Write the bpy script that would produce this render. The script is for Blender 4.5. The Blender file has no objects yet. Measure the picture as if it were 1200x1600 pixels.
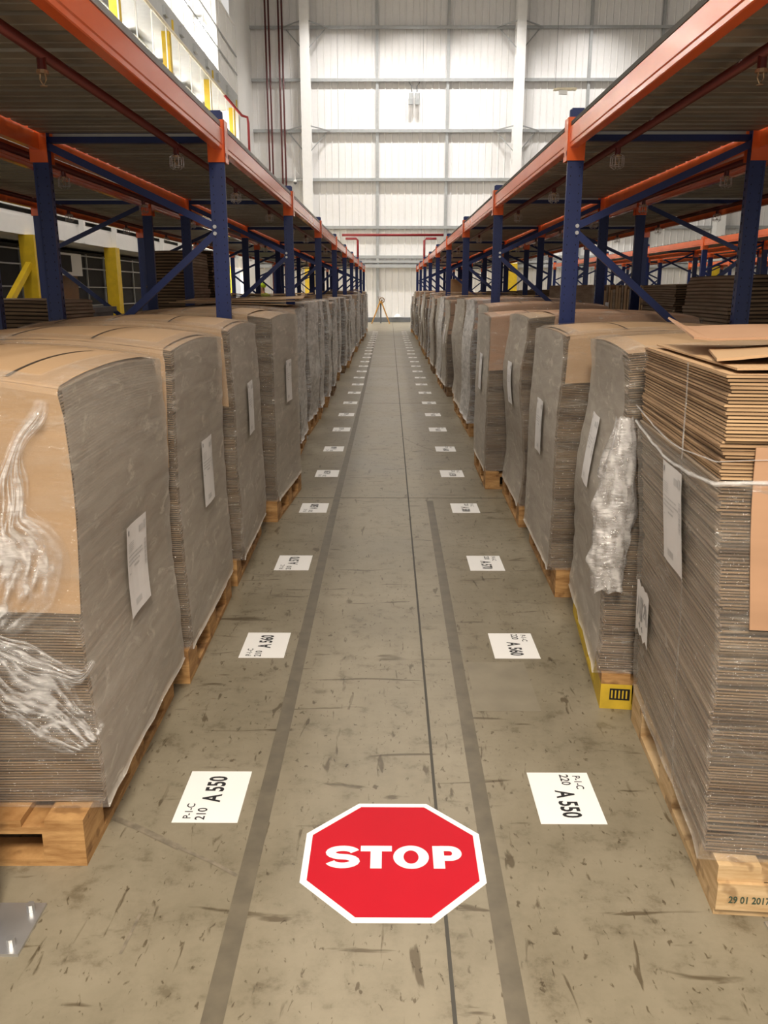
import bpy, bmesh, math, random
from mathutils import Vector, Matrix, noise
random.seed(7)
R = math.radians
S = bpy.context.scene
COL = S.collection

# ------------------------------------------------------------------ camera
cam_d = bpy.data.cameras.new('camera'); cam = bpy.data.objects.new('camera', cam_d); COL.objects.link(cam)
cam.location = (0, 0, 1.6)
cam.rotation_euler = (R(90 - 14.86), 0, 0.0067)
cam_d.sensor_fit = 'HORIZONTAL'; cam_d.sensor_width = 36; cam_d.lens = 39.0
cam_d.clip_end = 200
S.camera = cam
S.view_settings.view_transform = 'Standard'; S.view_settings.look = 'None'
S.view_settings.gamma = 1; S.view_settings.use_curve_mapping = False
S.view_settings.exposure = 0.0
# ------------------------------------------------------------------ world
W = bpy.data.worlds.new('world'); S.world = W; W.use_nodes = True
W.node_tree.nodes['Background'].inputs[0].default_value = (1.0, 0.96, 0.9, 1)
W.node_tree.nodes['Background'].inputs[1].default_value = .72
# ------------------------------------------------------------------ hall lamps (high bay luminaires, above the frame) and added fill lamps
def area(x, y, z, sx, sy, watts, color=(1, .93, .84), rot=(0, 0, 0)):
    l = bpy.data.lights.new('hall_and_fill_light', 'AREA'); l.shape = 'RECTANGLE'; l.size = sx; l.size_y = sy
    l.energy = watts; l.color = color
    o = bpy.data.objects.new('hall_and_fill_light', l); o.location = (x, y, z); o.rotation_euler = rot; COL.objects.link(o)
    return o
for yy, ww in ((-3, 220), (5, 40), (13, 150), (21, 260), (29, 320)):
    area(0.15, yy, 15.6, .5, 1.6, ww)
area(0.0, -1.1, 4.3, .8, 1.2, 410, (1, .88, .73))  # low lamp added behind the camera to brighten the near floor
for xx in (-2.4, 1.1, 4.6, 9.9):
    area(xx, 42.4, 16.4, 1.6, .35, 280, (1, .965, .93), (R(10), 0, 0)).data.spread = R(94)
area(5.0, 14, 15.6, .5, 1.6, 500)
area(5.0, 30, 15.6, .5, 1.6, 500)
for yy, ww in ((0, 200), (7, 190), (14, 200), (24, 200)):
    area(-4.6, yy, 15.0, .5, 1.6, ww)  # added over the left aisle to brighten the right-hand load faces

# ------------------------------------------------------------------ materials
def nodes(name):
    m = bpy.data.materials.new(name); m.use_nodes = True
    nt = m.node_tree; b = nt.nodes['Principled BSDF']
    return m, nt, b
def N(nt, t, **kw):
    n = nt.nodes.new(t)
    for k, v in kw.items():
        setattr(n, k, v)
    return n
def L(nt, a, b): nt.links.new(a, b)
def ramp(nt, stops):
    r = N(nt, 'ShaderNodeValToRGB')
    e = r.color_ramp.elements
    e[0].position, e[0].color = stops[0][0], (*stops[0][1], 1)
    e[1].position, e[1].color = stops[-1][0], (*stops[-1][1], 1)
    for p, c in stops[1:-1]:
        x = e.new(p); x.color = (*c, 1)
    return r
def coords(nt, scale=(1, 1, 1), world=False):
    if world:
        g = N(nt, 'ShaderNodeNewGeometry'); src = g.outputs['Position']
    else:
        t = N(nt, 'ShaderNodeTexCoord'); src = t.outputs['Object']
    mp = N(nt, 'ShaderNodeMapping'); mp.inputs['Scale'].default_value = scale
    L(nt, src, mp.inputs['Vector'])
    return mp.outputs['Vector']
def mat(name, col, rough=.5, metal=0, var=.12, scale=6, stretch=(1, 1, 1), bump=0, bscale=40, coat=0, world=False):
    m, nt, b = nodes(name)
    v = coords(nt, stretch, world)
    n = N(nt, 'ShaderNodeTexNoise'); n.inputs['Scale'].default_value = scale; n.inputs['Detail'].default_value = 5
    L(nt, v, n.inputs['Vector'])
    lo = tuple(c * (1 - var) for c in col); hi = tuple(min(1, c * (1 + var)) for c in col)
    r = ramp(nt, [(.3, lo), (.7, hi)])
    L(nt, n.outputs['Fac'], r.inputs['Fac']); L(nt, r.outputs['Color'], b.inputs['Base Color'])
    b.inputs['Roughness'].default_value = rough; b.inputs['Metallic'].default_value = metal
    b.inputs['Coat Weight'].default_value = coat; b.inputs['Coat Roughness'].default_value = .12
    if bump:
        n2 = N(nt, 'ShaderNodeTexNoise'); n2.inputs['Scale'].default_value = bscale; n2.inputs['Detail'].default_value = 3
        L(nt, v, n2.inputs['Vector'])
        bp = N(nt, 'ShaderNodeBump'); bp.inputs['Strength'].default_value = bump; bp.inputs['Distance'].default_value = .01
        L(nt, n2.outputs['Fac'], bp.inputs['Height']); L(nt, bp.outputs['Normal'], b.inputs['Normal'])
    return m
def emis(name, col, s):
    m, nt, b = nodes(name)
    b.inputs['Base Color'].default_value = (*col, 1)
    b.inputs['Emission Color'].default_value = (*col, 1); b.inputs['Emission Strength'].default_value = s
    return m

def floor_mat():
    m, nt, b = nodes('concrete')
    v = coords(nt, (1, 1, 1), True)
    n1 = N(nt, 'ShaderNodeTexNoise'); n1.inputs['Scale'].default_value = 1.1; n1.inputs['Detail'].default_value = 8; n1.inputs['Roughness'].default_value = .62
    L(nt, v, n1.inputs['Vector'])
    r1 = ramp(nt, [(.28, (.172, .147, .099)), (.5, (.235, .202, .141)), (.75, (.30, .262, .192))])
    L(nt, n1.outputs['Fac'], r1.inputs['Fac'])
    # fine blotches
    n2 = N(nt, 'ShaderNodeTexNoise'); n2.inputs['Scale'].default_value = 9; n2.inputs['Detail'].default_value = 6; n2.inputs['Roughness'].default_value = .7
    L(nt, v, n2.inputs['Vector'])
    r2 = ramp(nt, [(.33, (.52, .49, .44)), (.44, (.90, .90, .89)), (.56, (1, 1, 1))])
    L(nt, n2.outputs['Fac'], r2.inputs['Fac'])
    mx = N(nt, 'ShaderNodeMix', data_type='RGBA', blend_type='MULTIPLY'); mx.inputs['Factor'].default_value = .8
    L(nt, r1.outputs['Color'], mx.inputs['A']); L(nt, r2.outputs['Color'], mx.inputs['B'])
    # small dark flecks and scuffs, stretched along different headings
    cur = mx.outputs['Result']
    for ang, sc, st, lo, hi in ((.55, 26, (1, .22, 1), .30, .36), (-.6, 15, (.18, 1, 1), .30, .35), (.15, 60, (1, .5, 1), .30, .36)):
        mp = N(nt, 'ShaderNodeMapping'); mp.inputs['Rotation'].default_value = (0, 0, ang); mp.inputs['Scale'].default_value = st
        L(nt, v, mp.inputs['Vector'])
        n3 = N(nt, 'ShaderNodeTexNoise'); n3.inputs['Scale'].default_value = sc; n3.inputs['Detail'].default_value = 4; n3.inputs['Distortion'].default_value = .6
        L(nt, mp.outputs['Vector'], n3.inputs['Vector'])
        r3 = ramp(nt, [(lo, (.36, .31, .25)), (hi, (1, 1, 1))]); L(nt, n3.outputs['Fac'], r3.inputs['Fac'])
        m2 = N(nt, 'ShaderNodeMix', data_type='RGBA', blend_type='MULTIPLY'); m2.inputs['Factor'].default_value = .85
        L(nt, cur, m2.inputs['A']); L(nt, r3.outputs['Color'], m2.inputs['B']); cur = m2.outputs['Result']
    L(nt, cur, b.inputs['Base Color'])
    b.inputs['Specular IOR Level'].default_value = .3
    rr = ramp(nt, [(.3, (.28,) * 3), (.7, (.44,) * 3)]); L(nt, n1.outputs['Fac'], rr.inputs['Fac']); L(nt, rr.outputs['Color'], b.inputs['Roughness'])
    bp = N(nt, 'ShaderNodeBump'); bp.inputs['Strength'].default_value = .05; L(nt, n2.outputs['Fac'], bp.inputs['Height']); L(nt, bp.outputs['Normal'], b.inputs['Normal'])
    return m

def wood_mat(name, a, bcol):
    m, nt, b = nodes(name)
    v = coords(nt, (1.2, 1.2, 9), True)
    n = N(nt, 'ShaderNodeTexNoise'); n.inputs['Scale'].default_value = 5; n.inputs['Detail'].default_value = 7; n.inputs['Roughness'].default_value = .65
    L(nt, v, n.inputs['Vector'])
    r = ramp(nt, [(.32, a), (.48, tuple((x + y) / 2 for x, y in zip(a, bcol))), (.62, bcol)])
    L(nt, n.outputs['Fac'], r.inputs['Fac'])
    n2 = N(nt, 'ShaderNodeTexNoise'); n2.inputs['Scale'].default_value = 14; L(nt, coords(nt, (1, 1, 1), True), n2.inputs['Vector'])
    r2 = ramp(nt, [(.33, (.35, .27, .2)), (.42, (1, 1, 1))]); L(nt, n2.outputs['Fac'], r2.inputs['Fac'])
    mx = N(nt, 'ShaderNodeMix', data_type='RGBA', blend_type='MULTIPLY'); mx.inputs['Factor'].default_value = .6
    L(nt, r.outputs['Color'], mx.inputs['A']); L(nt, r2.outputs['Color'], mx.inputs['B'])
    L(nt, mx.outputs['Result'], b.inputs['Base Color']); b.inputs['Roughness'].default_value = .7
    return m

def film_mat(name, lo, hi, mask=False, white=.75, scale=3.0, tint=(.74, .70, .66), gl=.10, bump=.5):
    """stretch film: see-through plastic with milky streaks and sharp creases"""
    m = bpy.data.materials.new(name); m.use_nodes = True; nt = m.node_tree; nt.nodes.clear()
    out = N(nt, 'ShaderNodeOutputMaterial')
    tr = N(nt, 'ShaderNodeBsdfTransparent'); tr.inputs[0].default_value = (.97, .965, .96, 1)
    df = N(nt, 'ShaderNodeBsdfDiffuse'); df.inputs[0].default_value = (*tint, 1)
    tl = N(nt, 'ShaderNodeBsdfTranslucent'); tl.inputs[0].default_value = (*tint, 1)
    gs = N(nt, 'ShaderNodeBsdfAnisotropic') if hasattr(bpy.types, 'ShaderNodeBsdfAnisotropic') else N(nt, 'ShaderNodeBsdfGlossy')
    gs.inputs['Roughness'].default_value = .11
    v = coords(nt, (1, 1, 4.5))
    n = N(nt, 'ShaderNodeTexNoise'); n.inputs['Scale'].default_value = scale; n.inputs['Detail'].default_value = 6; n.inputs['Roughness'].default_value = .6; n.inputs['Distortion'].default_value = .8
    L(nt, v, n.inputs['Vector'])
    r = ramp(nt, [(.35, (lo,) * 3), (.72, (hi,) * 3)]); L(nt, n.outputs['Fac'], r.inputs['Fac'])
    # milky area: vertex layer "haze" raises it where many turns of film overlap
    at = N(nt, 'ShaderNodeAttribute'); at.attribute_name = 'haze'
    ad = N(nt, 'ShaderNodeMath', operation='MULTIPLY_ADD'); ad.use_clamp = True
    ns = N(nt, 'ShaderNodeTexNoise'); ns.inputs['Scale'].default_value = 3.4; ns.inputs['Detail'].default_value = 5; ns.inputs['Roughness'].default_value = .7; ns.inputs['Distortion'].default_value = 1.0
    L(nt, coords(nt, (1, 1.2, 3.6)), ns.inputs['Vector'])
    rs_ = ramp(nt, [(.57, (0, 0, 0)), (.70, (.30,) * 3)]); L(nt, ns.outputs['Fac'], rs_.inputs['Fac'])
    sm = N(nt, 'ShaderNodeMath', operation='ADD'); L(nt, r.outputs['Color'], sm.inputs[0]); L(nt, rs_.outputs['Color'], sm.inputs[1])
    L(nt, at.outputs['Fac'], ad.inputs[0]); ad.inputs[1].default_value = .74; L(nt, sm.outputs[0], ad.inputs[2])
    dm = N(nt, 'ShaderNodeMixShader'); dm.inputs[0].default_value = .2
    L(nt, df.outputs[0], dm.inputs[1]); L(nt, tl.outputs[0], dm.inputs[2])
    m1 = N(nt, 'ShaderNodeMixShader'); L(nt, ad.outputs[0], m1.inputs[0]); L(nt, tr.outputs[0], m1.inputs[1]); L(nt, dm.outputs[0], m1.inputs[2])
    m2 = N(nt, 'ShaderNodeMixShader'); m2.inputs[0].default_value = gl
    L(nt, m1.outputs[0], m2.inputs[1]); L(nt, gs.outputs[0], m2.inputs[2]); 
    if mask:
        am = N(nt, 'ShaderNodeAttribute'); am.attribute_name = 'mask'
        m3 = N(nt, 'ShaderNodeMixShader'); L(nt, am.outputs['Fac'], m3.inputs[0]); L(nt, tr.outputs[0], m3.inputs[1]); L(nt, m2.outputs[0], m3.inputs[2]); L(nt, m3.outputs[0], out.inputs[0])
    else: L(nt, m2.outputs[0], out.inputs[0])
    v2 = coords(nt, (1, 1, 7))
    n2 = N(nt, 'ShaderNodeTexNoise'); n2.inputs['Scale'].default_value = 9; n2.inputs['Detail'].default_value = 5; n2.inputs['Distortion'].default_value = 1.2
    L(nt, v2, n2.inputs['Vector'])
    bp = N(nt, 'ShaderNodeBump'); bp.inputs['Strength'].default_value = bump; bp.inputs['Distance'].default_value = .02
    L(nt, n2.outputs['Fac'], bp.inputs['Height'])
    L(nt, bp.outputs['Normal'], gs.inputs['Normal'])
    return m

def edge_mat(name, a, c):
    """cut edges of stacked corrugated board"""
    m, nt, b = nodes(name)
    v = coords(nt, (1.5, 1.5, 60))
    n = N(nt, 'ShaderNodeTexNoise'); n.inputs['Scale'].default_value = 2.2; n.inputs['Detail'].default_value = 5
    L(nt, v, n.inputs['Vector'])
    v2 = coords(nt, (.8, .8, 5)); n2 = N(nt, 'ShaderNodeTexNoise'); n2.inputs['Scale'].default_value = 3; n2.inputs['Detail'].default_value = 2
    L(nt, v2, n2.inputs['Vector'])
    ad = N(nt, 'ShaderNodeMath', operation='ADD'); L(nt, n.outputs['Fac'], ad.inputs[0]); L(nt, n2.outputs['Fac'], ad.inputs[1])
    hv = N(nt, 'ShaderNodeMath', operation='MULTIPLY'); hv.inputs[1].default_value = .5; L(nt, ad.outputs[0], hv.inputs[0])
    r = ramp(nt, [(.36, a), (.62, c)]); L(nt, hv.outputs[0], r.inputs['Fac']); L(nt, r.outputs['Color'], b.inputs['Base Color'])
    b.inputs['Roughness'].default_value = .85
    return m

M = {}
M['floor'] = floor_mat()
M['joint'] = mat('joint', (.06, .055, .045), .8)
M['tape'] = mat('tape_residue', (.118, .098, .066), .5, var=.2, scale=12)
M['scuff'] = mat('scuff', (.185, .155, .11), .5, var=.3, scale=30)
M['patch'] = mat('floor_patch', (.215, .185, .13), .42, var=.15, scale=6)
M['wall'] = mat('wall_sheet', (.80, .785, .77), .55, var=.02)
M['whitesteel'] = mat('white_steel', (.86, .85, .83), .45, var=.02)
M['girt'] = mat('galvanised', (.40, .41, .41), .45, .5, var=.08)
M['greyband'] = mat('grey_band', (.42, .43, .43), .5, .2, var=.06)
M['darkband'] = mat('dark_kerb', (.12, .125, .13), .7)
M['orange'] = mat('orange_paint', (.80, .135, .028), .19, var=.07, scale=3, coat=.0, bump=.12, bscale=5)
M['blue'] = mat('blue_paint', (.005, .018, .115), .42, var=.15, scale=5)
M['hole'] = mat('dark_hole', (.006, .006, .008), .9)
M['deck'] = mat('deck_steel', (.30, .275, .23), .5, .35, var=.18, scale=3)
M['deckedge'] = mat('deck_edge', (.36, .37, .37), .5, .4)
M['pipe_red'] = mat('red_pipe', (.095, .012, .010), .4, coat=.2)
M['pipe_bright'] = mat('bright_red_pipe', (.30, .022, .028), .4)
M['brass'] = mat('brass_head', (.45, .33, .2), .35, .8)
M['steel'] = mat('steel', (.55, .55, .55), .35, .8)
M['kraft'] = mat('kraft_board', (.47, .305, .165), .6, var=.07, scale=2.5, stretch=(1, 1, 6))
M['kraft_red'] = mat('kraft_board_warm', (.45, .26, .15), .6, var=.07, scale=2.5, stretch=(1, 1, 6))
M['edge'] = edge_mat('board_edges_shaded', (.075, .046, .026), (.295, .195, .11))  # brown edges, with the shade between loads darkened into the colour
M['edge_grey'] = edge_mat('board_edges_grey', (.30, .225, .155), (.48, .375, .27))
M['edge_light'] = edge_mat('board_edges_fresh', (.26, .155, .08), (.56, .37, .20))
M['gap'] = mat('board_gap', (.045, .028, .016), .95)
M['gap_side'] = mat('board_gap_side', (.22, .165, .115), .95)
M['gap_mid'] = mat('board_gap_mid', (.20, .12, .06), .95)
M['film'] = film_mat('stretch_film', .0, .16, tint=(.70, .65, .57), gl=.075, bump=1.0)
M['film_milky'] = film_mat('stretch_film_milky', .03, .50, tint=(.80, .78, .75), gl=.12, scale=4, bump=.5)
M['film_rope'] = film_mat('stretch_film_bunched', .0, .45, mask=True, tint=(.86, .84, .82), gl=.2, scale=14, bump=1)
M['film_tail'] = film_mat('stretch_film_tail', .0, .75, mask=True, tint=(.88, .86, .84), gl=.3, scale=16, bump=1)
M['wood'] = wood_mat('pallet_wood', (.28, .13, .038), (.54, .31, .12))
M['wood_new'] = wood_mat('pallet_wood_new', (.46, .29, .13), (.66, .47, .26))
M['wood_dark'] = wood_mat('pallet_wood_old', (.10, .055, .025), (.28, .16, .07))
M['yellow'] = mat('yellow_paint', (.60, .40, .01), .5)
M['yellow_wood'] = mat('yellow_stain', (.62, .42, .03), .6, var=.25, scale=8)
M['paper'] = mat('paper', (.80, .78, .77), .55, var=.01)
M['vinyl'] = mat('label_vinyl', (.88, .87, .85), .4, var=.01)
M['ink'] = mat('ink', (.008, .008, .01), .5)
M['greyink'] = mat('grey_print', (.30, .29, .29), .6)
M['paleink'] = mat('pale_print', (.56, .55, .54), .6)
M['stamp'] = mat('green_stamp', (.05, .08, .05), .8)
M['stopred'] = mat('stop_red', (.47, .005, .016), .5, var=.03)
M['stopred'].node_tree.nodes['Principled BSDF'].inputs['Specular IOR Level'].default_value = .12
M['white'] = mat('white', (.85, .85, .84), .5, var=.01)
M['cream'] = mat('cream_tube', (.75, .68, .50), .4)
M['darkmesh'] = mat('dark_shelving', (.02, .02, .022), .8)
M['brown_door'] = mat('brown_door', (.16, .065, .015), .6)
M['hiviz'] = mat('hi_vis_cloth', (.62, .85, .03), .7, var=.05)
M['reflect'] = mat('reflective_tape', (.6, .62, .62), .4)
M['navy'] = mat('navy_cloth', (.02, .025, .05), .8)
M['skin'] = mat('skin', (.55, .30, .20), .55)
M['hair'] = mat('hair', (.03, .02, .012), .7)
M['tripodwood'] = mat('varnished_wood', (.42, .21, .035), .5)
M['tube'] = emis('lit_tube', (1, .95, .86), 80)
M['litpanel'] = emis('lit_panel', (1, .95, .82), 2.2)
M['amber'] = emis('lit_exit', (.25, .9, .45), .6)

# ------------------------------------------------------------------ mesh helper
class MB:
    def __init__(s): s.v = []; s.f = []; s.m = []; s.haze = None; s.mask = None
    def add(s, vs, fs, mi=0):
        o = len(s.v); s.v += [tuple(v) for v in vs]; s.f += [tuple(i + o for i in f) for f in fs]; s.m += [mi] * len(fs); return s
    def box(s, x0, x1, y0, y1, z0, z1, mi=0, M4=None):
        vs = [Vector((x, y, z)) for z in (z0, z1) for y in (y0, y1) for x in (x0, x1)]
        if M4 is not None: vs = [M4 @ v for v in vs]
        return s.add(vs, [(0, 2, 3, 1), (4, 5, 7, 6), (0, 1, 5, 4), (2, 6, 7, 3), (0, 4, 6, 2), (1, 3, 7, 5)], mi)
    def bar(s, a, b, w, h, up=(0, 0, 1), mi=0):
        a = Vector(a); b = Vector(b); d = (b - a).normalized(); up = Vector(up)
        sx = d.cross(up)
        if sx.length < 1e-4: sx = d.cross(Vector((1, 0, 0)))
        sx.normalize(); sz = sx.cross(d)
        vs = [p + sx * i * w / 2 + sz * j * h / 2 for p in (a, b) for i, j in ((-1, -1), (1, -1), (1, 1), (-1, 1))]
        return s.add(vs, [(0, 1, 2, 3), (7, 6, 5, 4), (0, 4, 5, 1), (1, 5, 6, 2), (2, 6, 7, 3), (3, 7, 4, 0)], mi)
    def tube(s, pts, r, n=10, mi=0, caps=True):
        pts = [Vector(p) for p in pts]; rs = r if isinstance(r, (list, tuple)) else [r] * len(pts)
        o = len(s.v); prev = None
        for i, p in enumerate(pts):
            d = (pts[min(i + 1, len(pts) - 1)] - pts[max(i - 1, 0)]).normalized()
            up = Vector((0, 0, 1)) if abs(d.z) < .95 else Vector((1, 0, 0))
            a = d.cross(up).normalized(); b = a.cross(d)
            for k in range(n):
                t = 2 * math.pi * k / n
                s.v.append(tuple(p + (a * math.cos(t) + b * math.sin(t)) * rs[i]))
        for i in range(len(pts) - 1):
            for k in range(n):
                k2 = (k + 1) % n
                s.f.append((o + i * n + k, o + i * n + k2, o + (i + 1) * n + k2, o + (i + 1) * n + k)); s.m.append(mi)
        if caps:
            s.f.append(tuple(o + k for k in range(n))[::-1]); s.m.append(mi)
            e = o + (len(pts) - 1) * n
            s.f.append(tuple(e + k for k in range(n))); s.m.append(mi)
        return s
    def extrude(s, prof, a0, a1, axis='y', mi=0, closed=True):
        """prof: (p, z) pairs; extruded along axis"""
        n = len(prof)
        def P(p, z, t): return (p, t, z) if axis == 'y' else (t, p, z)
        vs = [P(p, z, a0) for p, z in prof] + [P(p, z, a1) for p, z in prof]
        fs = [(i, (i + 1) % n, n + (i + 1) % n, n + i) for i in range(n if closed else n - 1)]
        if closed: fs += [tuple(range(n))[::-1], tuple(range(n, 2 * n))]
        return s.add(vs, fs, mi)
    def grid(s, rows, mi=0, skip=None, close=False):
        nr = len(rows); nc = len(rows[0]); fs = []
        for i in range(nr - 1):
            for j in range(nc if close else nc - 1):
                if skip and skip(i, j): continue
                j2 = (j + 1) % nc
                fs.append((i * nc + j, i * nc + j2, (i + 1) * nc + j2, (i + 1) * nc + j))
        return s.add([p for r in rows for p in r], fs, mi)
    def mesh(s, name, mats, smooth=False):
        me = bpy.data.meshes.new(name); me.from_pydata(s.v, [], s.f)
        for m in (mats if isinstance(mats, (list, tuple)) else [mats]): me.materials.append(m)
        me.polygons.foreach_set('material_index', s.m)
        if smooth: me.polygons.foreach_set('use_smooth', [True] * len(s.f))
        if s.haze is not None:
            at = me.attributes.new('haze', 'FLOAT', 'FACE' if len(s.haze) == len(s.f) else 'POINT')
            at.data.foreach_set('value', s.haze)
        if s.mask is not None:
            at = me.attributes.new('mask', 'FLOAT', 'POINT'); at.data.foreach_set('value', s.mask)
        me.update(); return me
    def build(s, name, mats, parent=None, smooth=False, loc=None):
        return link(name, s.mesh(name, mats, smooth), parent, loc)
def link(name, me, parent=None, loc=None, rz=0):
    o = bpy.data.objects.new(name, me); COL.objects.link(o)
    if parent: o.parent = parent
    if loc is not None: o.location = loc
    o.rotation_euler.z = rz
    return o
def solid(o, t, off=-1):
    md = o.modifiers.new('solid', 'SOLIDIFY'); md.thickness = t; md.offset = off; return o
def bevel(o, w, seg=2):
    md = o.modifiers.new('bevel', 'BEVEL'); md.width = w; md.segments = seg; md.limit_method = 'ANGLE'; return o
def tag(o, label, cat, group=None, kind=None):
    o['label'] = label; o['category'] = cat
    if group: o['group'] = group
    if kind: o['kind'] = kind
    return o
def thing(name, loc, rz, label, cat, group=None):
    o = bpy.data.objects.new(name, None); COL.objects.link(o); o.location = loc; o.rotation_euler.z = rz
    o.empty_display_size = .1
    return tag(o, label, cat, group)
def struct(name, o_or_mb, mats=None, label=None, smooth=False):
    o = o_or_mb.build(name, mats, smooth=smooth); o['kind'] = 'structure'
    if label: o['label'] = label; o['category'] = name.split('_')[0]
    return o
def copy_tree(o, parent=None):
    c = o.copy(); COL.objects.link(c)
    if parent: c.parent = parent
    for ch in list(o.children): copy_tree(ch, c)
    return c
ORD = ['first', 'second', 'third', 'fourth', 'fifth', 'sixth', 'seventh', 'eighth', 'ninth', 'tenth', 'eleventh', 'twelfth', 'thirteenth',
       'fourteenth', 'fifteenth', 'sixteenth', 'seventeenth', 'eighteenth', 'nineteenth', 'twentieth', 'twenty-first', 'twenty-second',
       'twenty-third', 'twenty-fourth', 'twenty-fifth', 'twenty-sixth', 'twenty-seventh', 'twenty-eighth', 'twenty-ninth', 'thirtieth']

# ================================================================== SETTING
YW = 46.0
mb = MB(); mb.box(-9.5, 24, -6, YW + .2, -.2, 0); struct('floor', mb, M['floor'], 'grey polished concrete warehouse floor with scuffs')
# end wall: ribbed white sheet
mb = MB(); prof = []
x = -7.0
while x < 24:
    prof += [(x, 0), (x + .26, 0), (x + .285, -.03), (x + .315, -.03), (x + .34, 0)]; x += .34
rows = [[(p, YW + q, z) for p, q in prof] for z in (0, 17.0)]
mb.grid(rows); mb.box(-7, 24, YW + .02, YW + .2, 0, 17)
struct('wall_back', mb, M['wall'], 'white ribbed steel cladding wall at the far end')
mb = MB(); mb.box(-7.2, -6.95, 41.6, YW, 0, 17.0); struct('wall_left', mb, M['whitesteel'], 'smooth pale cladding beyond the mezzanine')
mb = MB(); mb.box(-9.5, 24, -6, YW, 17, 17.2); struct('ceiling', mb, M['wall'], 'pale roof sheeting of the hall')
mb = MB(); mb.box(24, 24.2, -6, YW, 0, 17); struct('wall_right', mb, M['wall'], 'pale cladding wall far to the right')
mb = MB(); mb.box(-9.7, -9.5, -6, YW, 0, 17); struct('wall_far_left', mb, M['wall'], 'pale wall behind the mezzanine')
# girts
gi = 0
for z in (14.2, 11.84, 9.49, 7.17, 4.84):
    gi += 1
    mb = MB(); mb.box(-6.95, 24, YW - .22, YW - .03, z - .03, z - .018).box(-6.95, 24, YW - .225, YW - .215, z - .09, z + .05).box(-6.95, 24, YW - .22, YW - .03, z + .05, z + .06)
    struct('trim_%d' % gi, mb, M['girt'], 'horizontal galvanised rail %s from the top of the end wall' % ORD[gi - 1])
for z0, z1, dp in ((3.28, 3.42, .16), (3.05, 3.17, .22), (2.80, 2.97, .30)):
    gi += 1
    mb = MB(); mb.box(-6.95, 24, YW - dp, YW - .03, z0, z1)
    struct('trim_%d' % gi, mb, M['greyband'], 'grey horizontal ledge %s from the top of the low band on the end wall' % ORD[gi - 6])
mb = MB(); mb.box(-6.95, 24, YW - .16, YW - .02, 0, .24); struct('baseboard_back', mb, M['darkband'], 'dark kerb along the foot of the end wall')
# slim sheeting posts
for X in (-.65, 2.9, 9.95, 13.5, 20.5):
    gi += 1
    mb = MB(); mb.box(X - .07, X + .07, YW - .15, YW - .03, .24, 16.9)
    struct('trim_%d' % gi, mb, M['girt'], 'slim grey vertical post on the end wall')
# main columns
for i, X in enumerate((-4.2, 6.4, 17.0)):
    t = thing('steel_column', (X, YW - .55, 0), 0, ['white steel column left of the aisle at the end wall', 'white steel column right of the aisle at the end wall', 'white steel column far right at the end wall'][i], 'column', 'white columns at the end wall')
    mb = MB(); mb.box(-.23, .23, -.3, -.27, 3.0, 16.9).box(-.23, .23, .27, .3, 3.0, 16.9).box(-.02, .02, -.27, .27, 3.0, 16.9)
    mb.build('column_shaft', M['whitesteel'], t)
    mb = MB(); mb.box(-.24, .24, -.31, .31, 0, 3.0); p = mb.build('column_guard', M['yellow'], t); p['label'] = 'yellow painted foot of the column'
    for z in (14.2, 9.49):
        mb = MB()
        for sx in (-1, 1):
            mb.bar((sx * .2, -.2, z + .12), (sx * 1.15, .33, z - .02), .05, .05)
            mb.bar((sx * .2, .0, z - 1.0), (sx * .95, .4, z - .1), .045, .045)
        mb.build('knee_brace', M['girt'], t)
# ================================================================== FLOOR MARKS
def strip(name, x0, x1, y0, y1, z, m, label, cat='marking'):
    mb = MB(); mb.box(min(x0, x1), max(x0, x1), y0, y1, 0, z); return tag(mb.build(name, m), label, cat)
mb = MB(); mb.box(.146, .156, -2, YW - .3, 0, .0008); struct('trim_30', mb, M['joint'], 'dark saw-cut joint running along the aisle floor')
for i, yj in enumerate((6.47, 12.3, 18.5, 25, 32)):
    mb = MB(); mb.box(-1.6, 1.6, yj - .005, yj + .005, 0, .0008); struct('trim_%d' % (31 + i), mb, M['joint'], 'thin joint across the aisle floor')
mb = MB(); mb.grid([[(-.40 - w, y, .0009) for w in (.026, -.026)] if y < 3 else [(-.40 - .006 * min(y - 2.9, 4) - .11 * max(0, (y - 12) / 22) - w, y, .0009) for w in (.026, -.026)] for y in (-1, 2.9, 3.1, 6, 10, 14, 18, 22, 26, 30, 34)])
tag(mb.build('tape_residue', M['tape']), 'long brown tape residue stripe along the left side of the aisle', 'marking')
mb = MB(); mb.grid([[(X - w, y, .0009) for w in (.026, -.026)] for X, y in ((.285, -1), (.296, 2), (.318, 6.38))])
tag(mb.build('tape_residue', M['tape']), 'shorter brown tape residue stripe on the right, ending at the floor joint', 'marking')
mb = MB(); mb.grid([[(.30, 6.41, .0009), (.30, 6.37, .0009)], [(.78, 6.41, .0009), (.78, 6.37, .0009)]])
tag(mb.build('tape_residue', M['patch']), 'faint tape stripe across the floor at the right joint', 'marking')
mb = MB(); mb.box(.345, .60, 2.97, 3.42, 0, .0007); tag(mb.build('floor_stain', M['patch']), 'darker rectangular patch beside the right A 560 floor label', 'stain')
def scuff(pts, w, label):
    mb = MB(); rows = []
    for i, p in enumerate(pts):
        a = Vector(pts[max(0, i - 1)]); b = Vector(pts[min(len(pts) - 1, i + 1)]); d = (b - a).normalized(); n = Vector((-d.y, d.x)) * w / 2
        rows.append([(p[0] + n.x, p[1] + n.y, .001), (p[0] - n.x, p[1] - n.y, .001)])
    mb.grid(rows); return tag(mb.build('scuff_mark', M['scuff']), label, 'scuff')
scuff([(-.97, 2.33), (-.78, 2.23), (-.62, 2.13)], .022, 'brown skid mark on the floor left of the A 550 label')
scuff([(-.62, 2.13), (-.50, 2.06), (-.43, 2.01)], .012, 'fainter end of the skid mark running into the left stripe')
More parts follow.
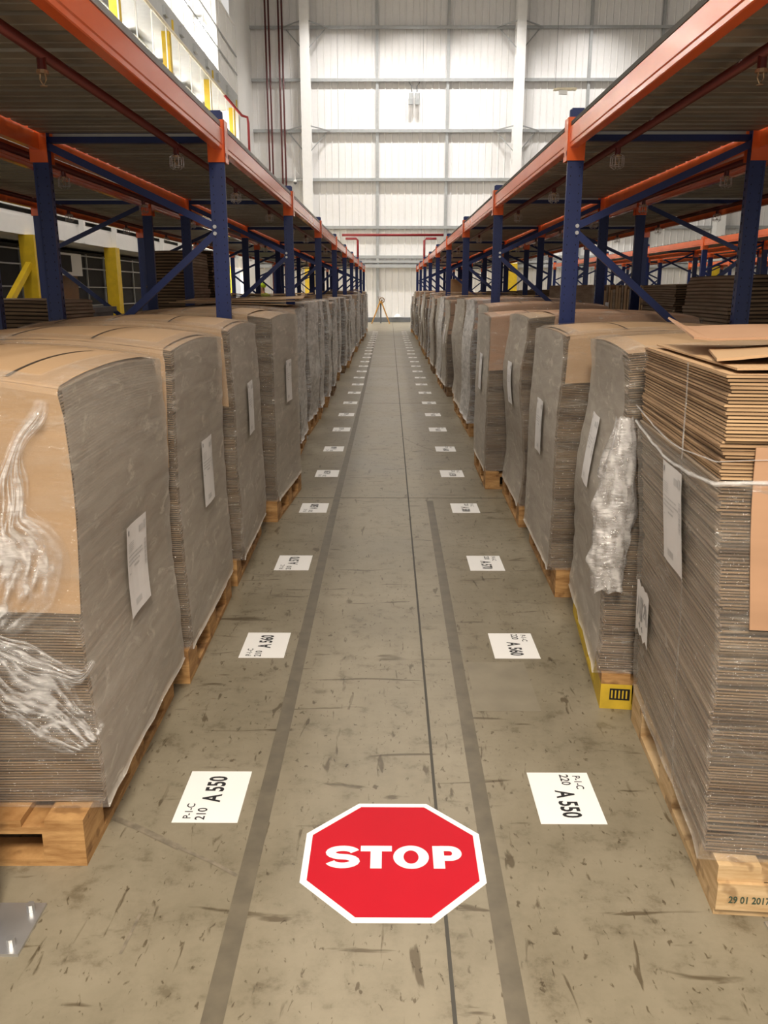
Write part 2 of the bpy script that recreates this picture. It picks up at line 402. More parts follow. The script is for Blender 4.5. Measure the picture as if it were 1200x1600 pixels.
arc = [(.13 + .42 * t, 9.4 - 1.55 * t + .55 * t * t) for t in [i / 8 for i in range(9)]]
scuff(arc, .012, 'thin curved tyre mark crossing the aisle further back')
scuff([(-.66, 1.86), (-.67, 1.72)], .008, 'short dark scratch left of the stop sign')
# ---------------- stop sign
def stroke(mb, pts, t, z, mi, ty=None):
    rows = []
    n = len(pts)
    for i, p in enumerate(pts):
        a = Vector(pts[max(0, i - 1)]); b = Vector(pts[min(n - 1, i + 1)]); d = (b - a).normalized(); nn = Vector((-d.y, d.x))
        rows.append([(p[0] + nn.x * t / 2, p[1] + nn.y * (ty or t) / 2, z), (p[0] - nn.x * t / 2, p[1] - nn.y * (ty or t) / 2, z)])
    mb.grid(rows, mi)
def octagon(r):
    return [(r / math.cos(math.pi / 8) * math.cos(math.pi / 8 + k * math.pi / 4), r / math.cos(math.pi / 8) * math.sin(math.pi / 8 + k * math.pi / 4)) for k in range(8)]
t = thing('stop_sign', (.012, 2.092, 0), 0, 'red octagonal STOP floor sticker with white border in the middle of the aisle', 'sign')
mb = MB(); p = octagon(.262); mb.add([(x, y, 0) for x, y in p] + [(x, y, .0012) for x, y in p], [tuple(range(8, 16))] + [(i, (i + 1) % 8, 8 + (i + 1) % 8, 8 + i) for i in range(8)])
mb.build('border', M['vinyl'], t)
mb = MB(); p = octagon(.243); mb.add([(x, y, .0016) for x, y in p], [tuple(range(8))]); mb.build('red_panel', M['stopred'], t)
mb = MB(); H = .1; th = .029; zt = .002
# S
def ell(cx, cy, rx, ry, a0, a1, n=14): return [(cx + rx * math.cos(R(a0 + (a1 - a0) * i / n)), cy + ry * math.sin(R(a0 + (a1 - a0) * i / n))) for i in range(n + 1)]
tv = .024; ry = (H - tv) / 4; rx = .036
stroke(mb, ell(-.147, ry, rx, ry, 12, 270) + ell(-.147, -ry, rx, ry, 90, -168)[1:], .030, zt, 0, tv)
mb.box(-.095, -.003, H / 2 - .025, H / 2, zt - .0002, zt).box(-.0655, -.0325, -H / 2, H / 2 - .025, zt - .0002, zt)
o1 = ell(.053, 0, .052, .0515, 0, 360, 40); o2 = ell(.053, 0, .022, .0295, 0, 360, 40)
mb.grid([[(a[0], a[1], zt), (b[0], b[1], zt)] for a, b in zip(o1, o2)])
mb.box(.117, .150, -H / 2, H / 2, zt - .0002, zt)
zt += .0003
stroke(mb, [(.140, H / 2 - .0115), (.165, H / 2 - .0115)] + ell(.167, .0165, .021, .0215, 90, -90, 16) + [(.140, -.005)], .028, zt, 0, .023)
mb.build('lettering', M['vinyl'], t)

# ---------------- text
def text_mesh(s, size, m, sx=1.0, bold=0.0, ext=.0):
    c = bpy.data.curves.new('text', 'FONT'); c.body = s; c.size = size; c.offset = bold; c.extrude = ext; c.resolution_u = 3
    o = bpy.data.objects.new('text', c); COL.objects.link(o)
    bpy.context.view_layer.update()
    dg = bpy.context.evaluated_depsgraph_get()
    me = bpy.data.meshes.new_from_object(o.evaluated_get(dg)); bpy.data.objects.remove(o)
    me.transform(Matrix.Diagonal((sx, 1, 1, 1)))
    me.materials.clear(); me.materials.append(m); return me
Lw, Ll = .206, .285
ys_l = [2.395, 3.60, 4.82, 6.15, 7.39, 8.61]
while len(ys_l) < 27:
    ys_l.append(ys_l[-3] + 3.735)
sheet = MB().box(-Lw / 2, Lw / 2, -Ll / 2, Ll / 2, 0, .0012).mesh('sheet', M['vinyl'])
tP = text_mesh('P-1-C', .036, M['ink'], .95, .0004)
t210 = text_mesh('210', .043, M['ink'], .98, .0006); t220 = text_mesh('220', .043, M['ink'], .98, .0006)
def put_text(me, root, x_base, y0, name='printed_text'):
    o = link(name, me, root, (x_base, y0, .0018), R(90)); return o
for k, y in enumerate(ys_l):
    num = 550 + 10 * k
    big = text_mesh('A %d' % num, .083, M['ink'], .72, .0022)
    for sd in (-1, 1):
        X = {-1: -.5745, 1: .576}[sd] + ([0, .004, .008, .0, -.01, .01][k % 6]) * sd
        rz = 0 if sd < 0 else math.pi
        t = thing('floor_label', (X, y, 0), rz, 'white floor label reading A %d with %s on the %s side of the aisle' % (num, '210' if sd < 0 else '220', 'left' if sd < 0 else 'right'),
                  'floor label', 'white location labels stuck along the aisle floor')
        link('sheet', sheet, t)
        put_text(tP, t, -Lw / 2 + .054, -Ll / 2 + .018)
        put_text(t210 if sd < 0 else t220, t, -Lw / 2 + .098, -Ll / 2 + .012)
        put_text(big, t, -Lw / 2 + .128, -Ll / 2 + .108)

# ================================================================== RACKING
Zb0, Zb1, Zc0, Ztop = 2.437, 2.557, 2.365, 2.66
PW, PD = .072, .085     # post width along X, along Y
def post_mesh(holes):
    mb = MB()
    # omega section upright, open to the inside
    w, d, t = PD / 2, PW / 2, .004
    mb.box(-d, d, -w, w, .008, Ztop)
    mb.box(-d - .012, -d, -w - .002, -w + .012, .008, Ztop - .01); mb.box(d, d + .012, -w - .002, -w + .012, .008, Ztop - .01)
    if holes:
        z = .25
        while z < Zc0 - .03:
            for sx in (-1, 1):
                for sy in (-1, 1):
                    mb.box(sx * (d + .0006) - .0006, sx * (d + .0006) + .0006, sy * .024 - .005, sy * .024 + .005, z, z + .018, 1)
            for sx in (-.027, .027):
                mb.box(sx - .0022, sx + .0022, -w - .0010, -w, z + .025, z + .033, 1)
            z += .05
    return mb.mesh('post', [M['blue'], M['hole']])
post_h = post_mesh(True); post_p = post_mesh(False)
foot_me = MB().box(-.075, .145, -.09, .09, 0, .008).mesh('foot_plate', M['steel'])
mbx = MB(); 
for fx, fy in ((-.05, .06), (.115, .06), (.115, -.06)):
    pass
foot_bolts = MB().tube([(0, 0, .008), (0, 0, .03)], .011, 8).mesh('anchor_bolt', M['steel'])
def frame(xf, xr, y, detail, label, group, foot_out=0):
    """upright frame: front post (aisle side) at xf, rear post at xr"""
    t = thing('rack_frame', ((xf + xr) / 2, y, 0), 0, label, 'rack frame', group)
    cx = (xf + xr) / 2; sg = 1 if xr > xf else -1
    for X in (xf, xr):
        o = link('post', post_h if detail else post_p, t, (X - cx, 0, 0))
        f = link('foot_plate', foot_me, o, (0, 0, 0), 0 if (X - cx) > 0 else math.pi)
        if X == xf:
            f.scale = (1, 1, 1)
        if detail:
            for fx, fy in ((-.05, .06), (.115, .06), (.115, -.06)): link('anchor_bolt', foot_bolts, f, (fx, fy, 0))
    a, b = xf - cx, xr - cx
    ia, ib = a + sg * .03, b - sg * .03
    zs = [(ib, 2.47, ia, 1.99), (ia, 1.95, ib, 1.08), (ib, 1.04, ia, .25)]
    mb = MB(); mb.bar((ia, .01, 2.50), (ib, .01, 2.50), .045, .035).bar((ia, .01, 2.548), (ib, .01, 2.548), .045, .012)
    mb.build('top_brace', M['blue'], t)
    for x0, z0, x1, z1 in zs:
        mb = MB(); mb.bar((x0, -.028, z0), (x1, -.028, z1), .025, .042, (0, 0, 1))
        if detail:
            for xx, zz in ((x0, z0), (x1, z1)): mb.tube([(xx, -.042, zz), (xx, -.052, zz)], .012, 8, 1)
        mb.build('diagonal_brace', [M['blue'], M['steel']], t)
    return t
def beam_mesh(length):
    # stepped box section; outer face towards -x
    p = [(-.030, Zb0 + .03), (-.026, Zb0 + .024), (-.026, Zb0 + .004), (-.022, Zb0), (.022, Zb0), (.022, Zb1 - .03), (-.004, Zb1 - .03), (-.004, Zb1), (-.026, Zb1), (-.030, Zb1 - .004)]
    mb = MB(); mb.extrude([(x, z) for x, z in p], -length / 2 + .052, length / 2 - .052, 'y'); return mb.mesh('beam_bar', M['orange'])
def conn_mesh():
    mb = MB(); mb.box(-.058, -.050, -.058, .0, Zc0, Zb1 + .05).box(-.058, .05, -.058, -.050, Zc0, Zb1 + .05)
    mb.box(-.0592, -.058, -.04, -.028, Zc0 + .03, Zc0 + .055, 1)
    mb.box(.05, .0, 0, 0, 0, 0) if False else None
    return mb.mesh('connector', [M['orange'], M['hole']])
conn = conn_mesh()
BL = 3.73
beam_me = beam_mesh(BL)
def beam(x, y0, side, label, group):
    t = thing('rack_beam', (x, y0 + BL / 2, 0), 0 if side > 0 else math.pi, label, 'rack beam', group)
    # outer face at local -x
    link('beam_bar', beam_me, t, (-.015, 0, 0))
    c = link('connector', conn, t, (0, BL / 2, 0)); 
    c2 = link('connector', conn, t, (0, -BL / 2, 0)); c2.scale = (1, -1, 1)
    return t
def deck_mesh(w):
    mb = MB(); P = .2275; n = 16; z0, z1 = Zb1 - .028, Zb1 + .026
    for i in range(n):
        y = -8 * P + i * P
        e = .022 if i % 5 == 2 else 0     # open joint between two sheets
        prof = [(y + .020, z1), (y + .026, z0), (y + .118, z0), (y + .121, z0 + .008), (y + .133, z0 + .008), (y + .136, z0), (y + P - .026, z0), (y + P - .020, z1), (y + P + .020 - e, z1)]
        mb.grid([[(-w / 2, p, z) for p, z in prof], [(w / 2, p, z) for p, z in prof]])
    return mb.mesh('steel_deck', M['deck'])
# sprinkler head with wire cage
def sprinkler_mesh(cage):
    mb = MB(); mb.tube([(0, 0, 0), (0, 0, -.05)], .017, 10, 0)
    mb.tube([(0, 0, -.045), (0, 0, -.058)], .022, 10, 1)
    mb.tube([(-.009, 0, -.055), (-.012, 0, -.075), (0, 0, -.098)], .003, 6, 1).tube([(.009, 0, -.055), (.012, 0, -.075), (0, 0, -.098)], .003, 6, 1)
    mb.tube([(0, 0, -.098), (0, 0, -.101)], .013, 10, 1)
    if cage:
        for k in range(6):
            a = k * math.pi / 3; c, s_ = math.cos(a), math.sin(a)
            mb.tube([(.02 * c, .02 * s_, -.04), (.040 * c, .040 * s_, -.052), (.042 * c, .042 * s_, -.11), (.02 * c, .02 * s_, -.125)], .0022, 5, 2)
        for z, r in ((-.06, .041), (-.105, .042)):
            mb.tube([(r * math.cos(t), r * math.sin(t), z) for t in [2 * math.pi * i / 16 for i in range(17)]], .002, 5, 2, False)
    return mb.mesh('sprinkler', [M['pipe_red'], M['brass'], M['steel']])
spr_c = sprinkler_mesh(True); spr_n = sprinkler_mesh(False)
def pipe_run(x, y0, y1, z, first, label, step=2.02):
    t = thing('sprinkler_pipe', (x, y0, z), 0, label, 'sprinkler pipe', 'sprinkler pipes under the rack decks')
    MB().tube([(0, 0, 0), (0, y1 - y0, 0)], .021, 12).build('pipe', M['pipe_red'], t, True)
    y = first; n = 0
    while y < y1:
        o = link('sprinkler', spr_n if (n == 0) else spr_c, t, (0, y - y0, -.012))
        c = MB().tube([(0, 0, .012 - .026), (0, 0, .012 + .026)], .0, 6) if False else None
        y += step; n += 1
    return t
decks = {}
def rack_run(name_side, xf, xr, ypost0, n, detail_n, back=False, place='left', brackets=True):
    """a row of bays; xf faces its own aisle"""
    sg = 1 if xr > xf else -1
    w = abs(xr - xf) - .05
    key = round(w, 3)
    if key not in decks: decks[key] = deck_mesh(w)
    for i in range(n):
        y = ypost0 + i * BL
        frame(xf, xr, y, i < detail_n, 'blue upright frame, %s along the %s' % (ORD[i], name_side), 'blue rack frames')
        if i < n - 1:
            beam(xf, y, sg, 'orange beam on the open side of bay %s of the %s' % (ORD[i], name_side), 'orange rack beams')
            beam(xr, y, -sg, 'orange beam on the inner side of bay %s of the %s' % (ORD[i], name_side), 'orange rack beams')
            o = link('steel_deck', decks[key], None, ((xf + xr) / 2, y + BL / 2, 0))
            tag(o, 'ribbed steel deck over bay %s of the %s' % (ORD[i], name_side), 'rack deck', 'ribbed steel rack decks')
YL0, YR0 = 1.80, 1.745
rack_run('rack row left of the aisle', -1.066, -2.15, YL0, 10, 3)
rack_run('rear rack row on the left', -3.70, -2.55, YL0, 10, 2)
rack_run('rack row right of the aisle', 1.127, 2.23, YR0, 10, 3)
rack_run('rear rack row on the right', 3.76, 2.61, YR0, 10, 2)
rack_run('second right rack block', 6.0, 7.15, YR0, 9, 0)
rack_run('rear row of the second right rack block', 8.65, 7.5, YR0, 9, 0)
rack_run('third right rack block', 10.9, 12.05, YR0 + BL * 2, 7, 0)
# added covers that keep light out between the back to back rows
for x0, x1, yp, sn in ((-2.53, -2.17, YL0, 'left'), (2.25, 2.59, YR0, 'right')):
    o = MB().box(x0, x1, yp - 1, yp + 9 * BL, Zb1 + .028, Zb1 + .034).build('light_cover', M['deck']); tag(o, 'long added plate shutting out light between the two %s rack rows' % sn, 'plate')
# deck edge angles
mb = MB(); mb.box(-1.062, -1.03, YL0 - .6, YL0 + 9 * BL, Zb1 + .012, Zb1 + .040); tag(mb.build('deck_edging', M['deckedge']), 'light grey steel edging along the top of the left rack', 'edging')
mb = MB(); mb.box(1.085, 1.12, YR0 - .6, YR0 + 9 * BL, Zb1 + .004, Zb1 + .026); tag(mb.build('deck_edging', M['joint']), 'thin dark edging along the top of the right rack', 'edging')
pipe_run(-1.30, .2, 34, 2.455, 3.42, 'dark red sprinkler pipe under the left rack beside the aisle')
pipe_run(-2.36, .2, 34, 2.455, 4.4, 'dark red sprinkler pipe between the two left rack rows')
pipe_run(-3.45, .2, 34, 2.455, 5.4, 'dark red sprinkler pipe under the rear left rack row')
pipe_run(1.38, .2, 34, 2.455, 3.42, 'dark red sprinkler pipe under the right rack beside the aisle')
pipe_run(2.42, .2, 34, 2.455, 4.4, 'dark red sprinkler pipe between the two right rack rows')
pipe_run(3.50, .2, 34, 2.455, 5.4, 'dark red sprinkler pipe under the rear right rack row')

# ================================================================== PALLETS
PLX, PLY, PH = 1.17, 1.04, .15
def pallet_parts():
    parts = []
    for i in range(3):
        for j in range(3):
            w = .12
            x = (-PLX / 2 + w / 2, 0, PLX / 2 - w / 2)[i]; y = (-PLY / 2 + .08, 0, PLY / 2 - .08)[j]
            parts.append(('block', (x - w / 2, x + w / 2, y - .08, y + .08, .022, .106)))
    for x in (-PLX / 2 + .06, 0, PLX / 2 - .06):
        parts.append(('bottom_board', (x - .06, x + .06, -PLY / 2, PLY / 2, .0, .022)))
    for y in (-PLY / 2 + .05, PLY / 2 - .05):
        parts.append(('bottom_board', (-PLX / 2 + .12, PLX / 2 - .12, y - .05, y + .05, .0, .022)))
    for y in (-PLY / 2 + .07, 0, PLY / 2 - .07):
        parts.append(('stringer_board', (-PLX / 2, PLX / 2, y - .07, y + .07, .106, .128)))
    for i in range(7):
        y0 = -PLX / 2 + i * (PLX - .11) / 6
        parts.append(('deck_board', (y0, y0 + .11, -PLY / 2, PLY / 2, .128, .15)))
    return parts
PP = pallet_parts()
pal_cache = {}
def pallet(x, y, rz, mk, full, label, group='wooden pallets under the loads', blockmat=None):
    if full:
        t = thing('pallet', (x, y, 0), rz, label, 'pallet', group)
        for i, (nm, b) in enumerate(PP):
            m2 = blockmat if (blockmat and nm in ('block', 'bottom_board')) else mk
            key = (m2, i)
            if key not in pal_cache: pal_cache[key] = MB().box(*b).mesh(nm, M[m2])
            link(nm, pal_cache[key], t)
    else:
        key = (mk, 'all')
        if key not in pal_cache:
            mb = MB()
            for nm, b in PP: mb.box(*b)
            pal_cache[key] = mb.mesh('pallet', M[mk])
        t = tag(link('pallet', pal_cache[key], None, (x, y, 0), rz), label, 'pallet', group)
    return t

# ================================================================== LOADS
LX, LY = 1.12, .98
def perim(nx=7, ny=7):
    """local perimeter points, counter-clockwise from (-,-); returns u,v in -1..1"""
    pts = []
    for i in range(nx): pts.append((-1 + 2 * i / nx, -1))
    for i in range(ny): pts.append((1, -1 + 2 * i / ny))
    for i in range(nx): pts.append((1 - 2 * i / nx, 1))
    for i in range(ny): pts.append((-1, 1 - 2 * i / ny))
    return pts
class Load:
    def __init__(s, seed, h, sway=.012, bulge=.035, lx=LX, ly=LY, thick=.0085, rag=.0018, z0=PH + .004, lean=0):
        s.rng = random.Random(seed); s.h = h; s.sway = sway; s.bulge = bulge; s.lx = lx; s.ly = ly; s.thick = thick; s.rag = rag; s.z0 = z0; s.seed = seed; s.lean = lean
    def pt(s, u, v, t, off=0):
        """point on the stack side at height fraction t"""
        nx = noise.noise(Vector((t * 2.3, s.seed * 7.1, 0))) * s.sway * 2; ny = noise.noise(Vector((t * 2.3, s.seed * 3.3, 9))) * s.sway * 1.2
        r = .985 + .0 * t
        x = u * (s.lx / 2 * (1 - .01 * t) + off) + nx + s.lean * t; y = v * (s.ly / 2 * (1 - .006 * t) + off) + ny
        z = s.z0 + (s.h - s.z0) * t + s.bulge * t * t * ((1 - u * u) * .9 + (1 - v * v) * .35 - .15 * (u * u * v * v))
        return Vector((x, y, z))
    def stack(s, fresh_from=2.0):
        mb = MB(); P = perim(); n = max(8, int((s.h - s.z0) / s.thick)); rows = []; mats = []
        for i in range(n):
            t0, t1 = i / n, (i + 1) / n
            jx, jy = s.rng.gauss(0, s.rag), s.rng.gauss(0, s.rag); th = (t1 - t0)
            fresh = t0 > fresh_from
            for tt, ins in ((t0 + th * .02, .005), (t0 + th * .2, 0), (t1 - th * .2, 0), (t1 - th * .02, .005)):
                row = []
                for k, (u, v) in enumerate(P):
                    p = s.pt(u, v, tt); q = Vector((-u * ins, -v * ins, 0))
                    w = noise.noise(Vector((u * 3, v * 3, i * .37 + s.seed))) * .0022
                    row.append(p + q + Vector((jx + w * u, jy + w * v, 0)))
                rows.append(row)
        nP = len(P)
        o = 0
        allv = [p for r in rows for p in r]; fs = []; ms = []
        for i in range(len(rows) - 1):
            fresh = (i // 4) / n > fresh_from
            for j in range(nP):
                j2 = (j + 1) % nP
                fs.append((i * nP + j, i * nP + j2, (i + 1) * nP + j2, (i + 1) * nP + j))
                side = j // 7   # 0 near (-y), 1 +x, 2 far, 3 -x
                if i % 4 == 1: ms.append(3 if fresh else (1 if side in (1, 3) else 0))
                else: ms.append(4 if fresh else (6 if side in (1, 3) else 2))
        mb.v = [tuple(v) for v in allv]; mb.f = fs; mb.m = ms
        # domed top
        g = 10
        mb.grid([[s.pt(-1 + 2 * j / g, -1 + 2 * i / g, 1) for j in range(g + 1)] for i in range(g + 1)], 5)
        return mb.mesh('carton_stack', [M['edge'], M['edge_grey'], M['gap'], M['edge_light'], M['gap_mid'], M['kraft'], M['gap_side']])
    def cover(s, drop, inset0=0.0, inset1=0.0, slots=(.28, .62), warm=False, drop_x=0):
        """board folded over the top and hanging down the near face"""
        mb = MB(); rows = []
        us = [-1 + inset0 + (2 - inset0 - inset1) * j / 40 for j in range(41)]
        e = .006
        # near face, bottom to top
        tb = 1 - drop / (s.h - s.z0)
        for i in range(9):
            t = tb + (1 - tb) * i / 9
            rows.append([s.pt(u, -1, t, .006) for u in us])
        for a in (0, 30, 60, 90):
            row = []
            for u in us:
                p = s.pt(u, -1, 1, 0); c = Vector((0, .02, -.016)); r_ = .026
                row.append(p + c + Vector((0, -r_ * math.cos(R(a)), r_ * math.sin(R(a)) * .9)))
            rows.append(row)
        nb = len(rows)
        for i in range(1, 11):
            v = -1 + .06 + 1.93 * i / 10
            rows.append([s.pt(u, v, 1) + Vector((0, 0, .008)) for u in us])
        sl = [int(x * 40) for x in slots]
        mb.grid(rows, 0, lambda i, j: False)
        o = mb.mesh('cover_sheet', [M['kraft_red'] if warm else M['kraft'], M['gap']])
        return o
    def slots(s, slots, v0=-.95, v1=.6, curve=.05):
        mb = MB()
        for u in slots:
            rows = []
            for i in range(13):
                v = v0 + (v1 - v0) * i / 12; uu = u + curve * math.sin(i / 12 * 2.2)
                p = s.pt(uu, v, 1); w = .0042
                rows.append([p + Vector((-w, 0, .0095)), p + Vector((w, 0, .0095))])
            mb.grid(rows, 0)
        return mb.mesh('fold_line', M['gap'])
    def film(s, top=1.0, over=.07, hz=(.3, .3), rough=.004, hzside=1, mk='film', zb=-.014):
        """stretch film shell; hzside +1/-1 = aisle face in local x"""
        mb = MB(); P = perim(12, 12); hz_l = []; rows = []
        nz = 56 if s.thick < .015 else 26
        lv = [(zb, .014), (-.005, .010)] + [(top * i / nz, .010) for i in range(1, nz + 1)]
        for q, (t, off) in enumerate(lv):
            row = []
            for (u, v) in P:
                p = s.pt(u, v, max(t, 0) if t <= 1 else 1, off)
                if t < 0: p.z = s.z0 - .002 
                rg_ = rough * (1 + (2.2 if v < -.999 else .6) * (math.exp(-max(t, 0) / .06) + math.exp(-(top - min(t, top)) / .03)))
                rg_ = min(rg_, .030)
                fq = (9, 22) if rough < .012 else (7, 3.2)
                d = noise.noise(Vector((p.x * fq[0], p.y * fq[0], p.z * fq[1] + s.seed * 5))) * rg_ * .9 + rg_ * .8
                if abs(u) > .999: p.x += u * d
                if abs(v) > .999: p.y += v * d
                row.append(p)
                face = 1 if (u * hzside > .999) else 0
                g = hz[0] if face else hz[1]
                hz_l.append(g)
            rows.append(row)
        if over > 0:
            for q, (f, dz) in enumerate(((.35, .014), (1, .013))):
                row = []
                for (u, v) in P:
                    uu = u * (1 - f * over / (s.lx / 2)); vv = v * (1 - f * over / (s.ly / 2))
                    p = s.pt(uu, vv, top) + Vector((0, 0, dz + .004 * noise.noise(Vector((u * 9, v * 9, s.seed)))))
                    row.append(p); hz_l.append(.25)
                rows.append(row)
        mb.grid(rows, 0, None, True)
        nP_ = len(P); fh = []
        for i in range(len(rows) - 1):
            for j in range(nP_):
                sd_ = j // 12
                aisle = (sd_ == 1 and hzside > 0) or (sd_ == 3 and hzside < 0)
                fh.append(.10 if i >= len(lv) - 1 else (hz[0] if aisle else hz[1]))
        mb.haze = fh
        me = mb.mesh('stretch_wrap', M[mk], True)
        at = me.attributes.get('sharp_edge') or me.attributes.new('sharp_edge', 'BOOLEAN', 'EDGE')
        n_ = len(P); lim = len(lv)
        at.data.foreach_set('value', [(e.vertices[0] % n_ == e.vertices[1] % n_ and e.vertices[0] % 12 == 0) or (e.vertices[0] // n_ == e.vertices[1] // n_ == lim - 1) for e in me.edges])
        return me
    def paper(s, sx, zc, vc, w=.21, h=.30):
        """delivery sheet on the aisle face; returns mesh"""
        mb = MB()
        t = (zc - s.z0) / (s.h - s.z0)
        def Q(a, b, e=0):  # a,b in 0..1 on sheet; a runs along +y
            v = vc + (a - .5) * w / (s.ly / 2); tt = t + (b - .5) * h / (s.h - s.z0)
            p = s.pt(sx, v, tt, .025); p.x += sx * (e + .002 * math.sin(a * 5 + s.seed)); return p
        def flip(a): return a if sx > 0 else 1 - a
        mb.grid([[Q(a / 4, b / 5) for a in range(5)] for b in range(6)], 0)
        def rect(a0, a1, b0, b1, mi): 
            mb.add([Q(flip(a0), b0, .0012), Q(flip(a1), b0, .0012), Q(flip(a1), b1, .0012), Q(flip(a0), b1, .0012)], [(0, 1, 2, 3)], mi)
        # readers' left is a=0
        rect(.62, .80, .84, .91, 2); rect(.84, .95, .84, .93, 2); rect(.07, .13, .90, .955, 1)
        for i in range(5): rect(.08, .36, .80 - i * .022, .806 - i * .022, 2)
        for r_, (a1) in enumerate((.72, .78, .60)):
            a = .08
            rg = random.Random(r_ + s.seed)
            while a < a1:
                ww = rg.uniform(.02, .07); rect(a, a + ww, .655 - r_ * .045, .672 - r_ * .045, 2); a += ww + .015
        rect(.34, .58, .515, .535, 2); rect(.09, .15, .47, .485, 2)
        for i in range(18):
            b = .42 + i * .0165; rect(.86, .96, b, b + .006 + .004 * (i % 3), 2)
        for i in range(11):
            a = .28 + i * .027; rect(a, a + .012 + .006 * (i % 2), .08, .15, 2)
        return mb.mesh('delivery_sheet', [M['paper'], M['greyink'], M['paleink']])
def place_local(rootx, rooty, rz): return Matrix.Translation((rootx, rooty, 0)) @ Matrix.Rotation(rz, 4, 'Z')

def make_load(x, y, rz, L_, label, side, **kw):
    t = thing('carton_load', (x, y, 0), rz, label, 'wrapped load', 'wrapped stacks of flat cartons on pallets')
    build_load_parts(t, L_, side, **kw); return t
def build_load_parts(t, L_, side, _unused=None, drop=.35, warm=False, top=1.0, over=.07, hz=(.75, .1), mk='film', paper=True, paperz=.93, paperv=0, fresh=2.0,
                     insets=(0, 0), slots=(-.45, .1, .62), rough=.004, cover=True):
    asx = 1 if side < 0 else -1      # aisle face in local x
    link('carton_stack', L_.stack(fresh), t)
    if cover:
        i0, i1 = insets if asx < 0 else (insets[1], insets[0])
        c = link('cover_sheet', L_.cover(drop, i0, i1, warm=warm), t); c['label'] = 'folded smooth cardboard sheet over the top and near face'
        link('fold_line', L_.slots([u * -asx for u in slots], curve=.05 * -asx), c)
    f = link('stretch_wrap', L_.film(top, over, hz, rough, asx, mk), t)
    if paper:
        link('delivery_sheet', L_.paper(asx, paperz, paperv), t)

# --- spec of both rows (heights etc.)
def corner_center(cx, cy, side, rz, wx=PLX, wy=PLY):
    """aisle-side near corner -> centre"""
    lx = wx / 2 * side; v = Matrix.Rotation(rz, 2) @ Vector((lx, wy / 2)); return cx + v.x, cy + v.y
left = [  # near corner X, near corner Y, rot deg, height, kwargs
    (-.868, 2.05, 0.6, 1.365, dict(drop=.62, hz=(.62, .05), paperz=.72, paperv=.0, slots=(-.75, .25, -.2))),
    (-.838, 3.20, 0.9, 1.385, dict(drop=.46, hz=(.70, .05), paperz=.80, paperv=.05, insets=(.05, 0))),
    (-.850, 4.40, 1.2, 1.405, dict(drop=.40, hz=(.75, .06), paperz=.93, insets=(.05, 0))),
    (-.800, 5.74, -3.5, 1.425, dict(drop=.36, hz=(.80, .12), paperz=.95, insets=(.28, 0))),
    (-.890, 6.95, 1.0, 1.17, dict(mk='film_milky', cover=False, paper=False, rough=.045, hz=(.5, .25))),
    (-.890, 8.08, 1.5, 1.43, dict(drop=.20, hz=(.7, .1), mk='film_milky', paper=False, rough=.02)),
]
right = [
    (.862, 1.870, -4.0, 1.415, dict(cover=False, top=.80, over=0, hz=(.26, .03), paperz=.97, paperv=-.18, fresh=.80, rough=.004)),
    (.835, 3.00, -6.3, 1.388, dict(cover=False, hz=(.70, .06), paperz=.93, paperv=.15, rough=.006)),
    (.895, 4.24, -1.6, 1.385, dict(drop=.24, hz=(.70, .05), paperz=.85, insets=(.03, 0), warm=False)),
    (.905, 5.62, -1.2, 1.43, dict(drop=.22, hz=(.65, .06), paperz=.95, insets=(.30, 0), warm=True)),
    (.800, 6.78, -0.5, 1.40, dict(drop=.42, hz=(.80, .08), paperz=.93, warm=True)),
    (.920, 7.98, -1.0, 1.46, dict(drop=.55, hz=(.85, .1), warm=True)),
]
BIG = {}
looks_r = ['open-topped carton stack with film tail,', 'wavy film-wrapped carton stack with dark near face,', 'wrapped carton stack with short tan cap,', 'film-wrapped carton stack bulging at the foot,', 'wrapped carton stack with reddish cap sheet,', 'wrapped carton stack with deep reddish cap,']
looks_l = ['carton stack with torn film drape,', 'tidy film-wrapped carton stack with deep tan cap,', 'film-wrapped carton stack with tan cap sheet,', 'film-wrapped carton stack with puckered upper corner,', 'low carton stack under a milky film bag,', 'film-wrapped carton stack with loose sheets on top,']
